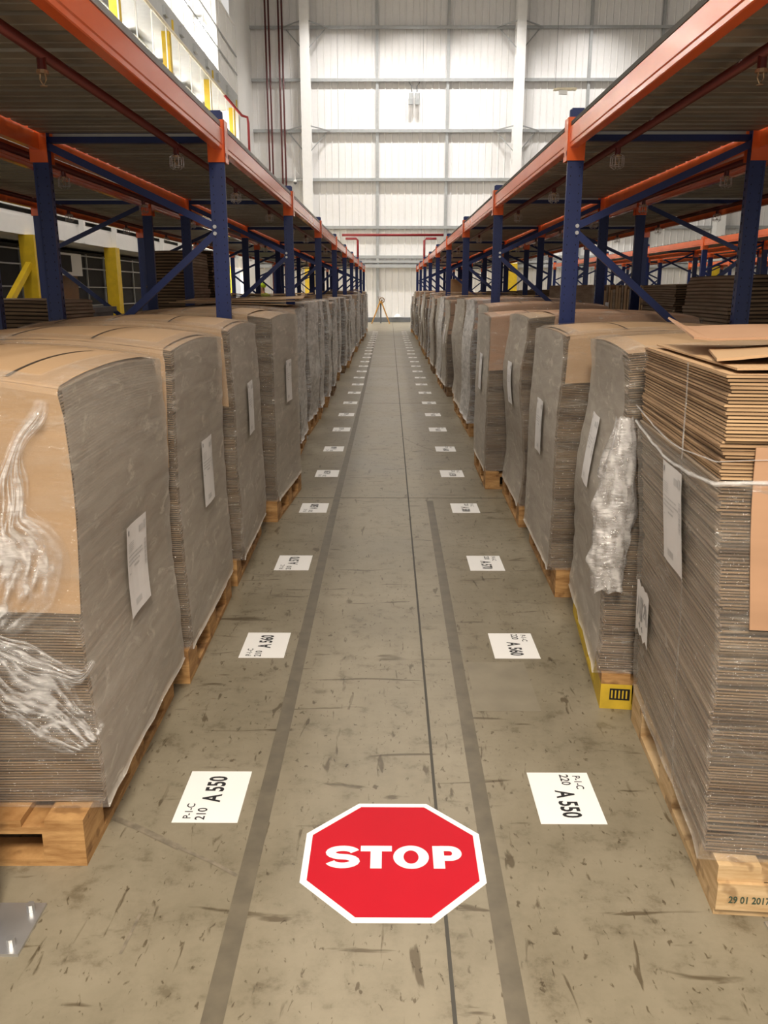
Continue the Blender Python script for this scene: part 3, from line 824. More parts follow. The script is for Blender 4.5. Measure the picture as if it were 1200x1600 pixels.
for sd, spec in ((-1, left), (1, right)):
    ylast = None
    for k in range(27):
        num = 550 + 10 * k; sn = 'left' if sd < 0 else 'right'
        rg = random.Random(100 + k + (50 if sd > 0 else 0))
        if k < len(spec):
            cx, cy, rd, h, kw = spec[k]
        else:
            cyc = (k % 3)
            base = spec[3 + cyc][1] + ((k - 3) // 3) * BL
            cx = sd * (.905 + rg.uniform(-.035, .04)); cy = base + rg.uniform(-.02, .03); rd = -sd * rg.uniform(-1.2, 2.6)
            h = rg.choice([1.42, 1.46, 1.50, 1.47]) if k < 14 else rg.choice([1.4, 1.5, 1.58, 1.55])
            kw = dict()
        rz = R(rd)
        x, y = corner_center(cx, cy, sd, rz)
        if y > 36.2: break
        mk = 'wood'
        bm_ = None
        if sd > 0 and k == 0: mk = 'wood_new'
        if sd > 0 and k == 1: mk = 'wood'; bm_ = 'yellow_wood'
        if k > 6 and k % 3 == 0: mk = 'wood_dark'
        full = k < 9
        extra = {(-1, 0): 'worn with bare near corner block', (1, 0): 'pale new, with a date stamp', (1, 1): 'with yellow painted blocks'}.get((sd, k), 'worn wooden')
        pallet(x, y, rz, mk, full, '%s pallet on the %s beside floor label A %d' % (extra, sn, num), blockmat=bm_)
        if k < len(spec):
            Ld = Load(k * 2 + (1 if sd > 0 else 0) + 3, h, sway=(.03 if (sd > 0 and k in (1, 3)) else .012), rag=.0035 if (sd > 0 and k in (0, 1)) else .0016,
                      bulge=.045 if sd < 0 else (.0 if k == 0 else .03), lean=-.075 if (sd > 0 and k == 0) else 0)
            dxx, dyy, drr = {(-1, 0): (.052, .05, .4), (-1, 1): (.03, 0, 0), (-1, 2): (.045, 0, 0), (1, 0): (-.034, .0, -1.8), (1, 1): (-.02, 0, 0), (1, 2): (-.045, 0, 0)}.get((sd, k), (-sd * .02, 0, 0))
            t = make_load(x + dxx, y + dyy, rz + R(drr), Ld, '%s beside floor label A %d on the %s' % ((looks_l if sd < 0 else looks_r)[k], num, sn), sd, **kw)
            BIG[(sd, k)] = (t, Ld)
        else:
            vi = k % 4
            key = (sd, 'v', vi)
            if key not in BIG:
                Ld = Load(40 + vi * 3 + sd, 1.45, sway=.03, rag=.004, thick=.02, bulge=.02)
                t = thing('carton_load', (0, 0, 0), 0, 'x', 'wrapped load', 'wrapped stacks of flat cartons on pallets')
                build_load_parts(t, Ld, sd, drop=[.12, .5, .3, .2][vi], warm=sd > 0, mk='film_milky' if (sd < 0 or vi == 2) else 'film', hz=(.7, .08), paper=(vi == 1), rough=.035 if sd < 0 else .014, cover=(sd > 0 or vi in (1, 3)))
                BIG[key] = t; t2 = t
            else:
                t2 = copy_tree(BIG[key])
            t2.location = (x - sd * .01, y, 0); t2.rotation_euler.z = rz; t2.scale = (1, 1, 1)
            t2['label'] = 'film-wrapped carton stack on the %s beside floor label A %d' % (sn, num)
            sc = (h - PH) / (1.45 - PH)
            t2.location.z = PH * (1 - sc); t2.scale.z = sc
            t2['height'] = h
            # loose flat cartons lying on top of some loads
            if (sd < 0 and k in (6, 7, 9, 13, 15, 17, 20)) or (sd > 0 and k in (8, 9, 12, 15, 18)):
                nn = 3 if sd < 0 else 4
                for q in range(nn):
                    mb = MB(); L2x = rg.uniform(.8, 1.15); L2y = rg.uniform(.6, .95)
                    rows = [[(L2x * (a / 6 - .5), L2y * (b / 4 - .5), .012 * math.sin(a + q) * (a in (0, 6)) + .0) for a in range(7)] for b in range(5)]
                    mb.grid(rows); o = solid(mb.build('flat_carton', M['kraft']), .007, 1)
                    o.location = (x - sd * rg.uniform(0, .07), y + rg.uniform(-.05, .05), h + .05 + q * .021); o.rotation_euler.z = rz + rg.uniform(-.12, .12)
                    tag(o, 'loose flat carton, %s from the bottom, on the %s load beside floor label A %d' % (ORD[q], sn, num), 'flat carton', 'loose flat cartons on top of the loads')
            if sd > 0 and k == 12:
                mb = MB(); bx = MB().box(-.17, .17, -.14, .14, 0, .24, 0); o = bx.build('carton', M['kraft'])
                fl = MB(); fl.box(-.17, .17, -.24, -.14, .235, .242); fl.build('flap', M['kraft'], o)
                o.location = (x - .12, y - .05, h + .13); o.rotation_euler.z = .3
                tag(o, 'small brown carton perched on the right load beside floor label A %d' % num, 'carton')

# ---- loose flat cartons on the tops of near loads on the left (protruding sheets)
for k in (5,):
    t, Ld = BIG[(-1, k)]
    for q in range(3):
        mb = MB(); rows = [[(1.12 * (a / 6 - .5), .85 * (b / 4 - .5), .02 * ((a / 6 - .5) ** 2) * (1 if q else -1)) for a in range(7)] for b in range(5)]
        mb.grid(rows); o = solid(mb.build('flat_carton', M['kraft']), .007, 1)
        o.location = (t.location.x + .05 * (q - 1), t.location.y - .08 + .03 * q, Ld.h + .050 + q * .022); o.rotation_euler = (R(-1 + q), R(1 - q), t.rotation_euler.z + .05 * (q - 1))
        tag(o, 'loose flat carton, %s from the bottom, on the left load beside floor label A 600' % ORD[q], 'flat carton', 'loose flat cartons on top of the loads')

# ---- right first load: flaps on top, strap, film rope, scribbled paper, leaning sheet
tR, LR = BIG[(1, 0)]
def bent_sheet(name, pts_fn, nu, nv, th, m, parent):
    mb = MB(); mb.grid([[pts_fn(a / nu, b / nv) for a in range(nu + 1)] for b in range(nv + 1)]); o = mb.build(name, m, parent); return solid(o, th, 1)
zt = LR.h
o = bent_sheet('open_flap', lambda a, b: (-.60 + .42 * a, -.46 + .90 * b, zt + .008 + .008 * a * (1 - b)), 8, 8, .005, M['kraft'], tR)
o['label'] = 'carton flap lying on top'
def bil(c, a, b):
    return tuple((c[0][i] * (1 - a) + c[1][i] * a) * (1 - b) + (c[2][i] * (1 - a) + c[3][i] * a) * b for i in range(2))
mb = MB()
def topsheet(a, b):
    x, y = bil(((-.63, -.08), (.22, -.44), (-.60, .40), (.45, .42)), a, b)
    return (x + .02 * math.exp(-(a / .05) ** 2), y, zt + .050 + .028 * math.exp(-(a / .045) ** 2) * (.3 + b) + .014 * math.sin(a * 5) + .012 * b)
mb.grid([[topsheet(a / 30, b / 8) for a in range(31)] for b in range(9)])
o = solid(mb.build('flat_carton', M['kraft_red']), .006, 1); o.location = tR.location; o.rotation_euler = tR.rotation_euler
tag(o, 'bent loose carton with curled edge lying on the nearest right load', 'flat carton', 'loose flat cartons on top of the loads')
mb = MB()
def topsheet2(a, b):
    x, y = bil(((-.62, -.36), (.52, -.53), (-.56, -.05), (.5, .1)), a, b)
    return (x, y, zt + .016 + .030 * math.exp(-((a - .22) / .16) ** 2) * (1 - .5 * b) + .006 * b)
mb.grid([[topsheet2(a / 24, b / 6) for a in range(25)] for b in range(7)])
o = solid(mb.build('flat_carton', M['kraft']), .007, 1); o.location = tR.location; o.rotation_euler = tR.rotation_euler
tag(o, 'lower loose carton sheet with a raised crease on the nearest right load', 'flat carton', 'loose flat cartons on top of the loads')
# cover on near face
mb = MB(); t0 = (.80 - LR.z0) / (LR.h - LR.z0); t1 = (1.25 - LR.z0) / (LR.h - LR.z0)
mb.grid([[LR.pt(-.86 + 1.86 * a / 10, -1, t0 + (t1 - t0) * b / 6, .012) for a in range(11)] for b in range(7)])
o = solid(mb.build('side_sheet', M['kraft_red'], tR), .005, 1); o['label'] = 'smooth brown carton panel under the film on the near face'
# strap
mb = MB(); mb.grid([[LR.pt(-1, -.28 + e, tt, .009) for e in (-.012, .012)] for tt in [i / 24 for i in range(25)]])
solid(mb.build('strap', M['film_milky'], tR), .001)
# rim of bunched film along wrap top, aisle face and near face
def rim_path(dz, off):
    return [LR.pt(-1, 1 - 2 * i / 20, .80 + dz - .03 * math.sin(i / 20 * 3.1), off) for i in range(21)] + [LR.pt(-1 + 2 * i / 14, -1, .80 + dz + .025 * i / 14, off) for i in range(1, 15)]
for dz, wd, nm in ((0, .009, 'film_rim'), (.045, .003, 'film_crease')):
    rm = rim_path(dz, .017); mb = MB()
    mb.grid([[p + Vector((0, 0, q_ * wd * (.6 + .8 * abs(noise.noise(p * 14))) + .006 * noise.noise(p * 9))) + Vector((-.006 * (1 - abs(q_)), -.004 * (1 - abs(q_)), 0)) for q_ in (-1, -.5, 0, .5, 1)] for p in rm])
    mb.haze = [.9] * len(mb.v); mb.mask = [(.1, .7, 1, .7, .1)[i % 5] * (1 if nm == 'film_rim' else .6) for i in range(len(mb.v))]; mb.build(nm, M['film_rope'], tR, True)
# hanging tail of bunched film at the far aisle corner: crumpled open sleeve
rows = []; hz_ = []
for i in range(60):
    q = i / 59; row = []
    c = LR.pt(-1, 1, .80 - .52 * q, .03); c.x += -.02 - .075 * math.sin(min(1, q * 1.1) * 2.2) * q ** .7; c.y += .035
    w = .030 + .030 * math.sin(q * 2.9) + .018 * q
    for j in range(28):
        a = 2 * math.pi * j / 28
        f = 1 + .45 * noise.noise(Vector((math.cos(a) * 2.4, math.sin(a) * 2.4, q * 5))) + .22 * noise.noise(Vector((math.cos(a) * 7, math.sin(a) * 7, q * 9)))
        row.append(c + Vector((math.cos(a) * w * f, math.sin(a) * w * .62 * f, .02 * noise.noise(Vector((a * 2, q * 7, 3))))))
        hz_.append(max(0, .35 + 1.5 * noise.noise(Vector((math.cos(a) * 3, math.sin(a) * 3, q * 12)))))
    rows.append(row)
mb = MB(); mb.grid(rows, 0, None, True); mb.haze = hz_; mb.mask = [min(1, .45 + 1.1 * abs(noise.noise(Vector(v) * 16))) for v in mb.v]
mb.build('film_tail', M['film_tail'], tR, True)['label'] = 'thick crumpled tail of film hanging at the far corner'
tail_me = [c for c in tR.children if c.name.startswith('film_tail')][0].data
for kk, dx_, dz_ in ((4, -.02, -.25),):
    o = link('film_tail', tail_me, BIG[(1, kk)][0], (dx_ + .06, -.03, dz_)); o.scale = (.7, .6, .9)
# scribbled torn paper low on the aisle face
tz = (.50 - LR.z0) / (LR.h - LR.z0)
mb = MB(); ed = [0, .15, -.05, .1, .0, .12, -.04]
def QS(a, b, e=0):
    p = LR.pt(-1, .66 + (a - .5) * .40, tz + (b - .5) * .15, .022); p.x -= e; return p
mb.grid([[QS(a / 6, (b / 4) + (ed[a] * .6 if b == 0 else 0) + (ed[6 - a] * .4 if b == 4 else 0)) for a in range(7)] for b in range(5)])
o = mb.build('torn_note', M['paper'], tR)
mb = MB()
def scr(pts2, w=.004):
    rows = []
    for i, (a, b) in enumerate(pts2):
        p = QS(1 - a, b, .0015); a2 = pts2[min(i + 1, len(pts2) - 1)]; a1 = pts2[max(i - 1, 0)]
        d = Vector((a2[0] - a1[0], a2[1] - a1[1])).normalized(); n = Vector((-d.y, d.x)) * .022
        rows.append([QS(1 - (a + n.x), b + n.y, .0015), QS(1 - (a - n.x), b - n.y, .0015)])
    mb.grid(rows)
scr([(.15, .35), (.2, .75), (.27, .4), (.33, .78), (.38, .35)])
scr([(.45, .8), (.55, .35)]); scr([(.57, .8), (.45, .32)])
scr([(.63, .7), (.72, .78), (.73, .62), (.65, .5), (.76, .5)])
scr([(.80, .78), (.86, .4), (.90, .75), (.95, .42)])
scr([(.3, .2), (.34, .26), (.4, .18)]); scr([(.5, .2), (.56, .24), (.6, .16)])
mb.build('handwriting', M['greyink'], o)
# date stamp on the nearest right pallet
pal_r = [ob for ob in COL.objects if ob.name.startswith('pallet') and ob.get('label', '').startswith('pale new')][0]
stm = text_mesh('29 01 2017', .036, M['stamp'], .95, .0008)
blk = [c for c in pal_r.children if c.name.startswith('block')][0]
so = link('date_stamp', stm, blk, (-PLX / 2 + .012, -PLY / 2 - .001, .045)); so.rotation_euler = (R(90), 0, 0)
so.scale = (.5, .8, 1)
# widen: near face carries a board from corner to corner on this pallet
MB().box(-PLX / 2, PLX / 2 - .5, -PLY / 2 - .012, -PLY / 2 - .0005, .024, .104).build('end_board', M['wood_new'], pal_r)
so.parent = pal_r; so.location = (-PLX / 2 + .03, -PLY / 2 - .0135, .048); so.scale = (.68, .8, 1)
# plate marking on the yellow pallet block
pal_y = [ob for ob in COL.objects if ob.name.startswith('pallet') and ob.get('label', '').startswith('with yellow')][0]
mb = MB(); x0 = -PLX / 2 + .035; yy = -PLY / 2 - .001
mb.box(x0, x0 + .078, yy - .0005, yy, .04, .088, 0)
for i in range(5): mb.box(x0 + .006 + i * .014, x0 + .012 + i * .014, yy - .001, yy - .0004, .047, .081, 1)
mb.build('block_marking', [M['ink'], M['yellow_wood']], pal_y)

# ---- left first load: bunched film veil on the near face
tL, LL_ = BIG[(-1, 0)]
def veil(path, parent, mk, name, lift=.02, label=None, seed=0):
    """path: list of (x_local, z, halfwidth); gathered film lying just off the near face, fading out at its edges"""
    mb = MB(); rows = []; hz = []; mk_ = []
    n = 70; m = 36
    for i in range(n + 1):
        def cr(tt, J):
            f = tt * (len(path) - 1); a = int(min(f, len(path) - 2)); q = f - a
            P4 = [path[max(0, min(len(path) - 1, a + e))][J] for e in (-1, 0, 1, 2)]
            return .5 * (2 * P4[1] + (P4[2] - P4[0]) * q + (2 * P4[0] - 5 * P4[1] + 4 * P4[2] - P4[3]) * q * q + (3 * P4[1] - P4[0] - 3 * P4[2] + P4[3]) * q ** 3)
        tt = i / n; x, z, w = cr(tt, 0), cr(tt, 1), cr(tt, 2)
        ta, tb_ = max(0, tt - .06), min(1, tt + .06)
        d = Vector((cr(tb_, 0) - cr(ta, 0), cr(tb_, 1) - cr(ta, 1))).normalized(); nn = Vector((-d.y, d.x))
        row = []
        for j in range(m + 1):
            c = (j / m - .5) * 2
            px, pz = x + nn.x * c * w * 1.3, z + nn.y * c * w * 1.3
            dn = noise.noise(Vector((px * 8, pz * 8, seed))); d2 = noise.noise(Vector((c * 6, i * .06, seed + 4))); d3 = noise.noise(Vector((c * 14, i * .15, seed + 8)))
            y = -LL_.ly / 2 - .018 - lift * abs(d2) * 1.2 - .012 * abs(dn)
            row.append((px + dn * .03, y, pz + noise.noise(Vector((px * 9, 3, pz * 9))) * .03))
            strand = max(0, 1 - abs(d2) * 3.2) + .6 * max(0, 1 - abs(d3) * 4)
            hz.append(strand * .55); e = max(0, 1 - c * c) * min(1, i / 5, (n - i) / 5)
            mk_.append(min(1, e * (.12 + strand)))
        rows.append(row)
    mb.grid(rows); mb.haze = hz; mb.mask = mk_; o = mb.build(name, M[mk], parent, True)
    if label: o['label'] = label
    return o
XL = LL_.lx / 2
veil([(XL - .05, 1.33, .015), (XL - .12, 1.2, .03), (XL - .17, 1.06, .06), (XL - .17, .95, .11), (XL - .20, .84, .12), (XL - .28, .74, .07)], tL, 'film_rope', 'film_drape', label='bunched milky film hanging down the near face')
veil([(XL - .45, .78, .03), (XL - .30, .70, .03), (XL - .17, .62, .04), (XL - .02, .57, .02), (XL + .01, .62, .01)], tL, 'film_rope', 'film_drape', .012, seed=3)
veil([(XL - .35, .62, .07), (XL - .22, .55, .09), (XL - .10, .45, .09), (XL - .01, .36, .05)], tL, 'film_rope', 'film_drape', .010, seed=9)

# ---- cartons in the rear rows
def plain_stack(name, x, y, h, wx, wy, label, seed, mats=None, z0=PH, layer=.02):
    Ld = Load(seed, h, sway=.02, rag=.008, thick=layer, bulge=.01, lx=wx, ly=wy, z0=z0)
    t = thing(name, (x, y, 0), 0, label, 'carton stack', 'carton stacks standing in the rear rack rows')
    link('carton_stack', Ld.stack(), t); return t
def rear(x, y, h, label, seed, wx=1.05, wy=1.05, layer=.022, film=False):
    t = plain_stack('carton_stack_load', x, y, h, wx, wy, label, seed, layer=layer)
    p = pallet(x, y, 0, 'wood_dark', False, 'dark pallet under the ' + label.split(',')[0][:70], 'pallets in the rear rack rows')
    return t
rear(-3.2, 7.2, 1.53, 'brown carton stack behind the leftmost rack post, low with pale top sheet', 61, layer=.03)
rear(-2.98, 12.2, 2.12, 'tall dark carton stack in the rear left row, nearer of two', 62, wx=.62, layer=.04)
rear(-3.0, 13.8, 2.20, 'tall dark carton stack in the rear left row, further of two', 63, wx=.62, layer=.04)
rear(3.18, 8.55, 1.66, 'dark brown carton stack behind the right rack post, wide and level', 64)
rear(3.18, 7.2, 1.72, 'tall dark carton stack at the right edge of the photo', 65, layer=.03)
rear(3.18, 15.2, 1.5, 'carton stack in the rear right row behind the upright cartons', 66)
rear(3.18, 17.5, 1.62, 'dark lumpy carton stack in the rear right row, mid distance', 67)
rear(3.18, 19.4, 1.55, 'carton stack in the rear right row, further back', 68)
rear(3.18, 24.9, 1.6, 'carton stack in the rear right row, far back', 69)
rear(6.7, 12.2, 1.62, 'carton stack under the second right rack block, nearer one', 70)
rear(6.7, 15.9, 1.6, 'carton stack under the second right rack block, middle one', 71)
rear(6.7, 19.6, 1.62, 'carton stack under the second right rack block, furthest one', 72)
# upright cartons (standing on edge) right rear row
for g_, (yy, hh) in enumerate(((11.3, 1.66), (13.3, 1.68))):
    pallet(3.18, yy + .5, 0, 'wood', False, 'pallet under the upright flat cartons, %s group' % ('nearer' if g_ == 0 else 'further'), 'pallets in the rear rack rows')
    t = thing('carton_bundle', (3.18, yy + .5, PH), 0, 'bundle of pale flat cartons standing on edge in the rear right row, %s one' % ('nearer' if g_ == 0 else 'further'), 'carton bundle', 'bundles of flat cartons standing on edge')
    rg = random.Random(5 + g_); x = -.54; mb = MB(); mbg = MB()
    n = 0
    while x < .5:
        w = rg.uniform(.018, .032); hz_ = hh - PH + rg.uniform(-.05, .02)
        l_ = rg.uniform(-.01, .01)
        mb.add([(x, -.5 + l_, 0), (x + w, -.5 + l_, 0), (x + w, .45, 0), (x, .45, 0), (x + .012 * math.sin(x * 9), -.5 + l_, hz_), (x + w + .012 * math.sin(x * 9), -.5 + l_, hz_), (x + w, .45, hz_), (x, .45, hz_)],
               [(0, 1, 5, 4), (4, 5, 6, 7), (1, 2, 6, 5), (3, 0, 4, 7), (2, 3, 7, 6)], 0 if n % 3 else 1)
        x += w + .008; n += 1
    mbg.box(-.52, .5, -.46, .43, 0, hh - PH - .08)
    mb.build('carton', [M['kraft'], M['edge_grey']], t); mbg.build('carton_core', M['gap'], t)
    for xx in (-.35, .05, .4):
        MB().box(xx, xx + .045, -.513, -.508, hh - PH - .33, hh - PH - .2).build('paper_tag', M['paper'], t)
# galvanised bin left
t = thing('metal_bin', (-3.1, 8.45, 0), 0, 'grey galvanised metal bin behind the left rack post', 'bin')
mb = MB(); mb.box(-.25, .25, -.35, -.33, .1, 1.44).box(-.25, .25, .33, .35, .1, 1.44).box(-.25, -.23, -.33, .33, .1, 1.44).box(.23, .25, -.33, .33, .1, 1.44).box(-.23, .23, -.33, .33, .1, .13); mb.build('bin_body', M['girt'], t)
mb = MB(); mb.box(-.28, .28, -.38, -.35, 1.40, 1.45).box(-.28, .28, .35, .38, 1.40, 1.45).box(.25, .28, -.35, .35, 1.40, 1.45).box(-.28, -.25, -.35, .35, 1.40, 1.45); mb.build('rim', M['deckedge'], t)
for sx in (-1, 1):
    for sy in (-1, 1): MB().box(sx * .22 - .03, sx * .22 + .03, sy * .3 - .03, sy * .3 + .03, 0, .1).build('leg', M['girt'], t)

# ================================================================== MEZZANINE (left)
MX = -6.8
t = thing('mezzanine', (MX, 0, 0), 0, 'white steel mezzanine building with lit open storeys, left behind the racks', 'mezzanine')
ME = 40.6
def mz(name, m, *boxes, label=None):
    mb = MB()
    for b in boxes: mb.box(*b)
    o = mb.build(name, M[m] if isinstance(m, str) else m, t)
    if label: o['label'] = label
    return o
mz('floor_slab', 'whitesteel', (-2.6, 0, 4, ME, 2.62, 2.95), (-2.6, -.06, 4, ME, 2.95, 3.02), (-.05, 0, 4, ME, 3.10, 3.6), (-2.6, 0, 4, ME, 3.5, 3.62))
mz('floor_slab', 'whitesteel', (-2.6, 0, 4, ME, 6.0, 6.6))
mz('floor_slab', 'greyband', (-2.6, 0, 4, ME, 9.42, 10.05))
mz('roof_panel', 'whitesteel', (-2.6, 0, 4, ME, 12.75, 12.85))
mz('rear_wall', 'whitesteel', (-2.62, -2.55, 4, ME, 6.6, 12.75))
mz('end_wall', 'whitesteel', (-2.6, 0, ME - .06, ME, 10.05, 12.75), (-2.6, -.0, ME - .04, ME, 6.6, 9.42))
y = 6.0
while y < ME:
    mz('fascia_bracket', 'whitesteel', (0, .10, y - .06, y + .06, 2.62, 3.6)); y += 2.2
for y in (18.1, 23.7, 28.9, 35.0, 40.1):
    mz('yellow_post', 'yellow', (-.32, -.08, y - .12, y + .12, 6.6, 9.42))
    if y > 20: mz('yellow_stub', 'yellow', (0, .04, y - .06, y + .06, 9.42, 9.75))
for y in (16.4, 21.2, 25.0, 31.0, 36.5):
    p = mz('yellow_post', 'yellow', (-.12, .16, y - .16, y + .16, 0, 2.62))
    mb = MB(); mb.bar((.02, y - .1, 2.1), (.02, y - 1.25, 1.35), .1, .12); mb.bar
    if y == 16.4: mb.build('knee_brace', M['yellow'], t)
# rails, tube
mb = MB(); mb.tube([(.10, 4, 9.30), (.10, ME, 9.30)], .05, 10); mb.build('cream_conduit', M['cream'], t, True)
for z in (10.87, 11.6): mz('guard_rail', 'girt', (.0, .03, 4, ME, z - .025, z + .025))
mb = MB()
y = 5
while y < ME: mb.box(-.03, 0, y - .03, y + .03, 10.05, 12.75); mb.box(-.03, 0, y + .7, y + .75, 6.6, 9.42); y += 1.6
mb.build('guard_posts', M['whitesteel'], t)
# fixtures on the slab fascia
y = 10
while y < ME - 1:
    mz('fascia_lamp', 'girt', (.0, .09, y - .2, y + .2, 9.6, 9.85)); y += 2.0
# white panels of the upper storey
mz('white_panel', 'whitesteel', (-.06, -.03, 36.5, ME, 10.1, 12.75))
mz('white_panel', 'whitesteel', (-1.4, -1.3, 18, 24, 10.1, 12.2), (-1.4, -1.3, 27, 33, 10.1, 12.2))
mz('grey_cabinet', 'greyband', (-1.2, -.5, 9, 13, 6.6, 8.6), (-1.2, -.5, 20, 22.5, 6.6, 8.4), (-1.2, -.5, 26, 27.5, 6.6, 8.4), (-1.3, -.7, 31, 32.5, 6.6, 8.5))
mz('door_frame', 'brown_door', (-1.28, -1.24, 28.5, 30.5, 10.1, 12.0))
# lit tubes
y = 9
while y < ME - 1:
    for z in (9.25, 12.6):
        mb = MB(); mb.box(-1.5, -1.1, y - .75, y + .75, z, z + .06); f = mb.build('light_fitting', M['white'], t)
        mb = MB(); mb.box(-1.45, -1.15, y - .7, y + .7, z - .05, z - .001); mb.build('lit_tube', M['tube'], f)
    y += 3.4
# ground floor: dark mesh shelving with white rails, brown doors, notice board
mz('dark_shelving', 'darkmesh', (-1.5, -.9, 5, 34, 0, 2.55))
mb = MB()
for z in (.35, .8, 1.25, 1.7, 2.15, 2.45):
    mb.box(-.9, -.86, 5, 18.6, z - .015, z + .015); mb.box(-.9, -.86, 21.2, 30, z - .015, z + .015)
y = 5
while y < 30:
    if not 18.4 < y < 21: mb.box(-.9, -.86, y - .02, y + .02, 0, 2.5)
    y += 1.3
mb.build('shelf_rail', M['girt'], t)
mz('brown_door', 'brown_door', (-.9, -.84, 18.7, 19.8, 0, 2.2), (-.9, -.84, 20.0, 21.1, 0, 2.2))
mz('notice_board', 'white', (-.62, -.6, 18.9, 20.8, 1.95, 2.45))
mz('notice_panel', 'darkmesh', (-.6, -.59, 19.3, 20.1, 2.03, 2.40))
mz('white_partition', 'white', (-1.6, -1.5, 34.2, ME, 0, 2.6))
mb = MB(); mb.box(-1.48, -.3, 35.0, 39.8, 2.52, 2.60); f = mb.build('light_fitting', M['white'], t); MB().box(-1.4, -.4, 35.1, 39.7, 2.48, 2.519).build('lit_tube', M['tube'], f)
mb = MB(); mb.box(-.9, -.82, 34.4, 37.2, 0, 2.4); f = mb.build('lit_screen', M['litpanel'], t); f['label'] = 'bright lit white panel below the mezzanine'
# red pipe at mezzanine corner
mb = MB(); mb.tube([(.12, 36.8, 9.25), (.12, 40.75, 9.25), (.35, 40.9, 9.2), (.38, 40.9, 8.95), (.38, 40.9, 5.0)], .055, 10)
o = mb.build('red_pipe', M['pipe_bright'], None, True); o.location = (MX, 0, 0); tag(o, 'bright red pipe bending down at the far corner of the mezzanine', 'pipe')

# ================================================================== END WALL FITTINGS
for i, X in enumerate((-6.15, -5.98, -5.50, -5.33)):
    mb = MB(); mb.tube([(X, YW - .35, 0.3), (X, YW - .35, 16.8)], .045, 10); tag(mb.build('red_riser_pipe', M['pipe_red'], None, True), 'thin red riser pipe on the end wall, %s of four from the left' % ORD[i], 'pipe', 'red riser pipes on the end wall')
t = thing('sprinkler_main', (0, 37.5, 0), 0, 'red sprinkler main crossing the end of the aisle with two drops', 'pipe')
zz = 3.93
mb = MB(); mb.tube([(-2.05, 0, zz), (2.3, 0, zz)], .055, 10).tube([(-1.9, 0, zz - .15), (-1.45, 0, zz - .15), (-1.38, 0, zz - .22), (-1.38, 0, 2.75)], .05, 10).tube([(2.0, 0, zz - .15), (1.55, 0, zz - .15), (1.48, 0, zz - .22), (1.48, 0, 2.75)], .05, 10)
mb.build('pipe', M['pipe_bright'], t, True)
for X in (-2.15, 1.35):
    MB().tube([(X, 0, zz - .05), (X, 0, 16.9)], .008, 6).build('hanger_rod', M['girt'], t)
# double floodlight
t = thing('floodlight', (1.22, YW - .15, 11.84), 0, 'pair of grey floodlights hanging below the second rail of the end wall', 'floodlight')
for sx in (-1, 1):
    MB().tube([(sx * .28, 0, -.06), (sx * .26, 0, -.13), (sx * .13, 0, -.28), (sx * .13, 0, -.62)], .022, 8).build('bracket', M['darkband'], t)
    mb = MB(); mb.box(sx * .16 - .11, sx * .16 + .11, -.12, .1, -.95, -.60); bevel(mb.build('lamp_box', M['girt'], t), .02)
    MB().box(sx * .16 - .13, sx * .16 + .10, -.28, -.125, -1.18, -.92).build('lens', M['deckedge'], t)
# hanging emergency light
t = thing('hanging_light', (7.65, 40, 10.1), 0, 'cream hanging emergency luminaire right of the right column', 'lamp')
mb = MB(); mb.box(-.35, .5, -.1, .1, 0, .1); mb.box(-.5, -.35, -.08, .08, -.02, .08); bevel(mb.build('housing', M['cream'], t), .015)
mb = MB(); mb.box(-.25, .1, -.07, .07, -.16, -.001); mb.build('diffuser', M['white'], t)
mb = MB(); mb.tube([(-.42, 0, .08), (-.42, 0, 6.8)], .008, 6); mb.tube([(.42, 0, .1), (.42, 0, 6.8)], .003, 5); mb.build('suspension_rod', M['darkband'], t)
# camera dome
t = thing('dome_camera', (-4.85, YW - .55, 7.1), 0, 'white dome security camera on an arm left of the left column', 'camera')
mb = MB(); mb.tube([(.5, .1, .0), (0, 0, .0), (0, 0, .6)], .025, 8).tube([(.35, .05, .1), (0, 0, .5)], .015, 6); mb.build('arm', M['white'], t)
mb = MB(); mb.tube([(0, 0, 0), (0, 0, -.12)], [.06, .11], 12); mb.build('body', M['white'], t, True)
mb = MB(); mb.tube([(0, 0, -.121), (0, 0, -.17), (0, 0, -.21)], [.10, .08, .02], 12); mb.build('dome', M['darkband'], t, True)
# red banner-like hose drum seen below mezzanine
o = MB().box(-.12, .12, -.05, .05, 0, 1.15).build('red_sign', M['pipe_bright']); o.location = (-6.66, 40.3, 2.6); tag(o, 'narrow red vertical sign on the mezzanine edge far back left', 'sign')
bevel(o, .02)
# tripod
t = thing('tripod', (-.46, 43.6, 0), 0, 'yellow wooden tripod with a round hose reel standing at the far end of the aisle', 'tripod')
for a in (100 + 0, 215, 325):
    dx, dy = .56 * math.cos(R(a)), .30 * math.sin(R(a))
    if a == 100: dx, dy = .0, .35
    mb = MB(); mb.tube([(dx, dy, 0), (dx * .08, dy * .08, 1.08)], [.030, .040], 8); mb.build('leg', M['tripodwood'] if a != 100 else M['darkband'], t)
mb = MB(); mb.tube([(0, 0, 1.02), (0, 0, 1.12)], .09, 14); mb.build('head_plate', M['tripodwood'], t)
mb = MB()
mb.tube([(.06 + .12 * math.cos(q), -.02, 1.16 + .12 * math.sin(q)) for q in [2 * math.pi * i / 18 for i in range(19)]], .028, 8, 0, False); mb.tube([(.06, -.06, 1.16), (.06, .04, 1.16)], .045, 10)
mb.build('round_reel', M['wood_dark'], t, True)
mb = MB(); mb.tube([(-.06, 0, 1.1), (-.13, 0, 1.36)], .012, 6).tube([(-.04, 0, 1.1), (-.03, 0, 1.36)], .012, 6); mb.build('handle', M['wood_dark'], t)
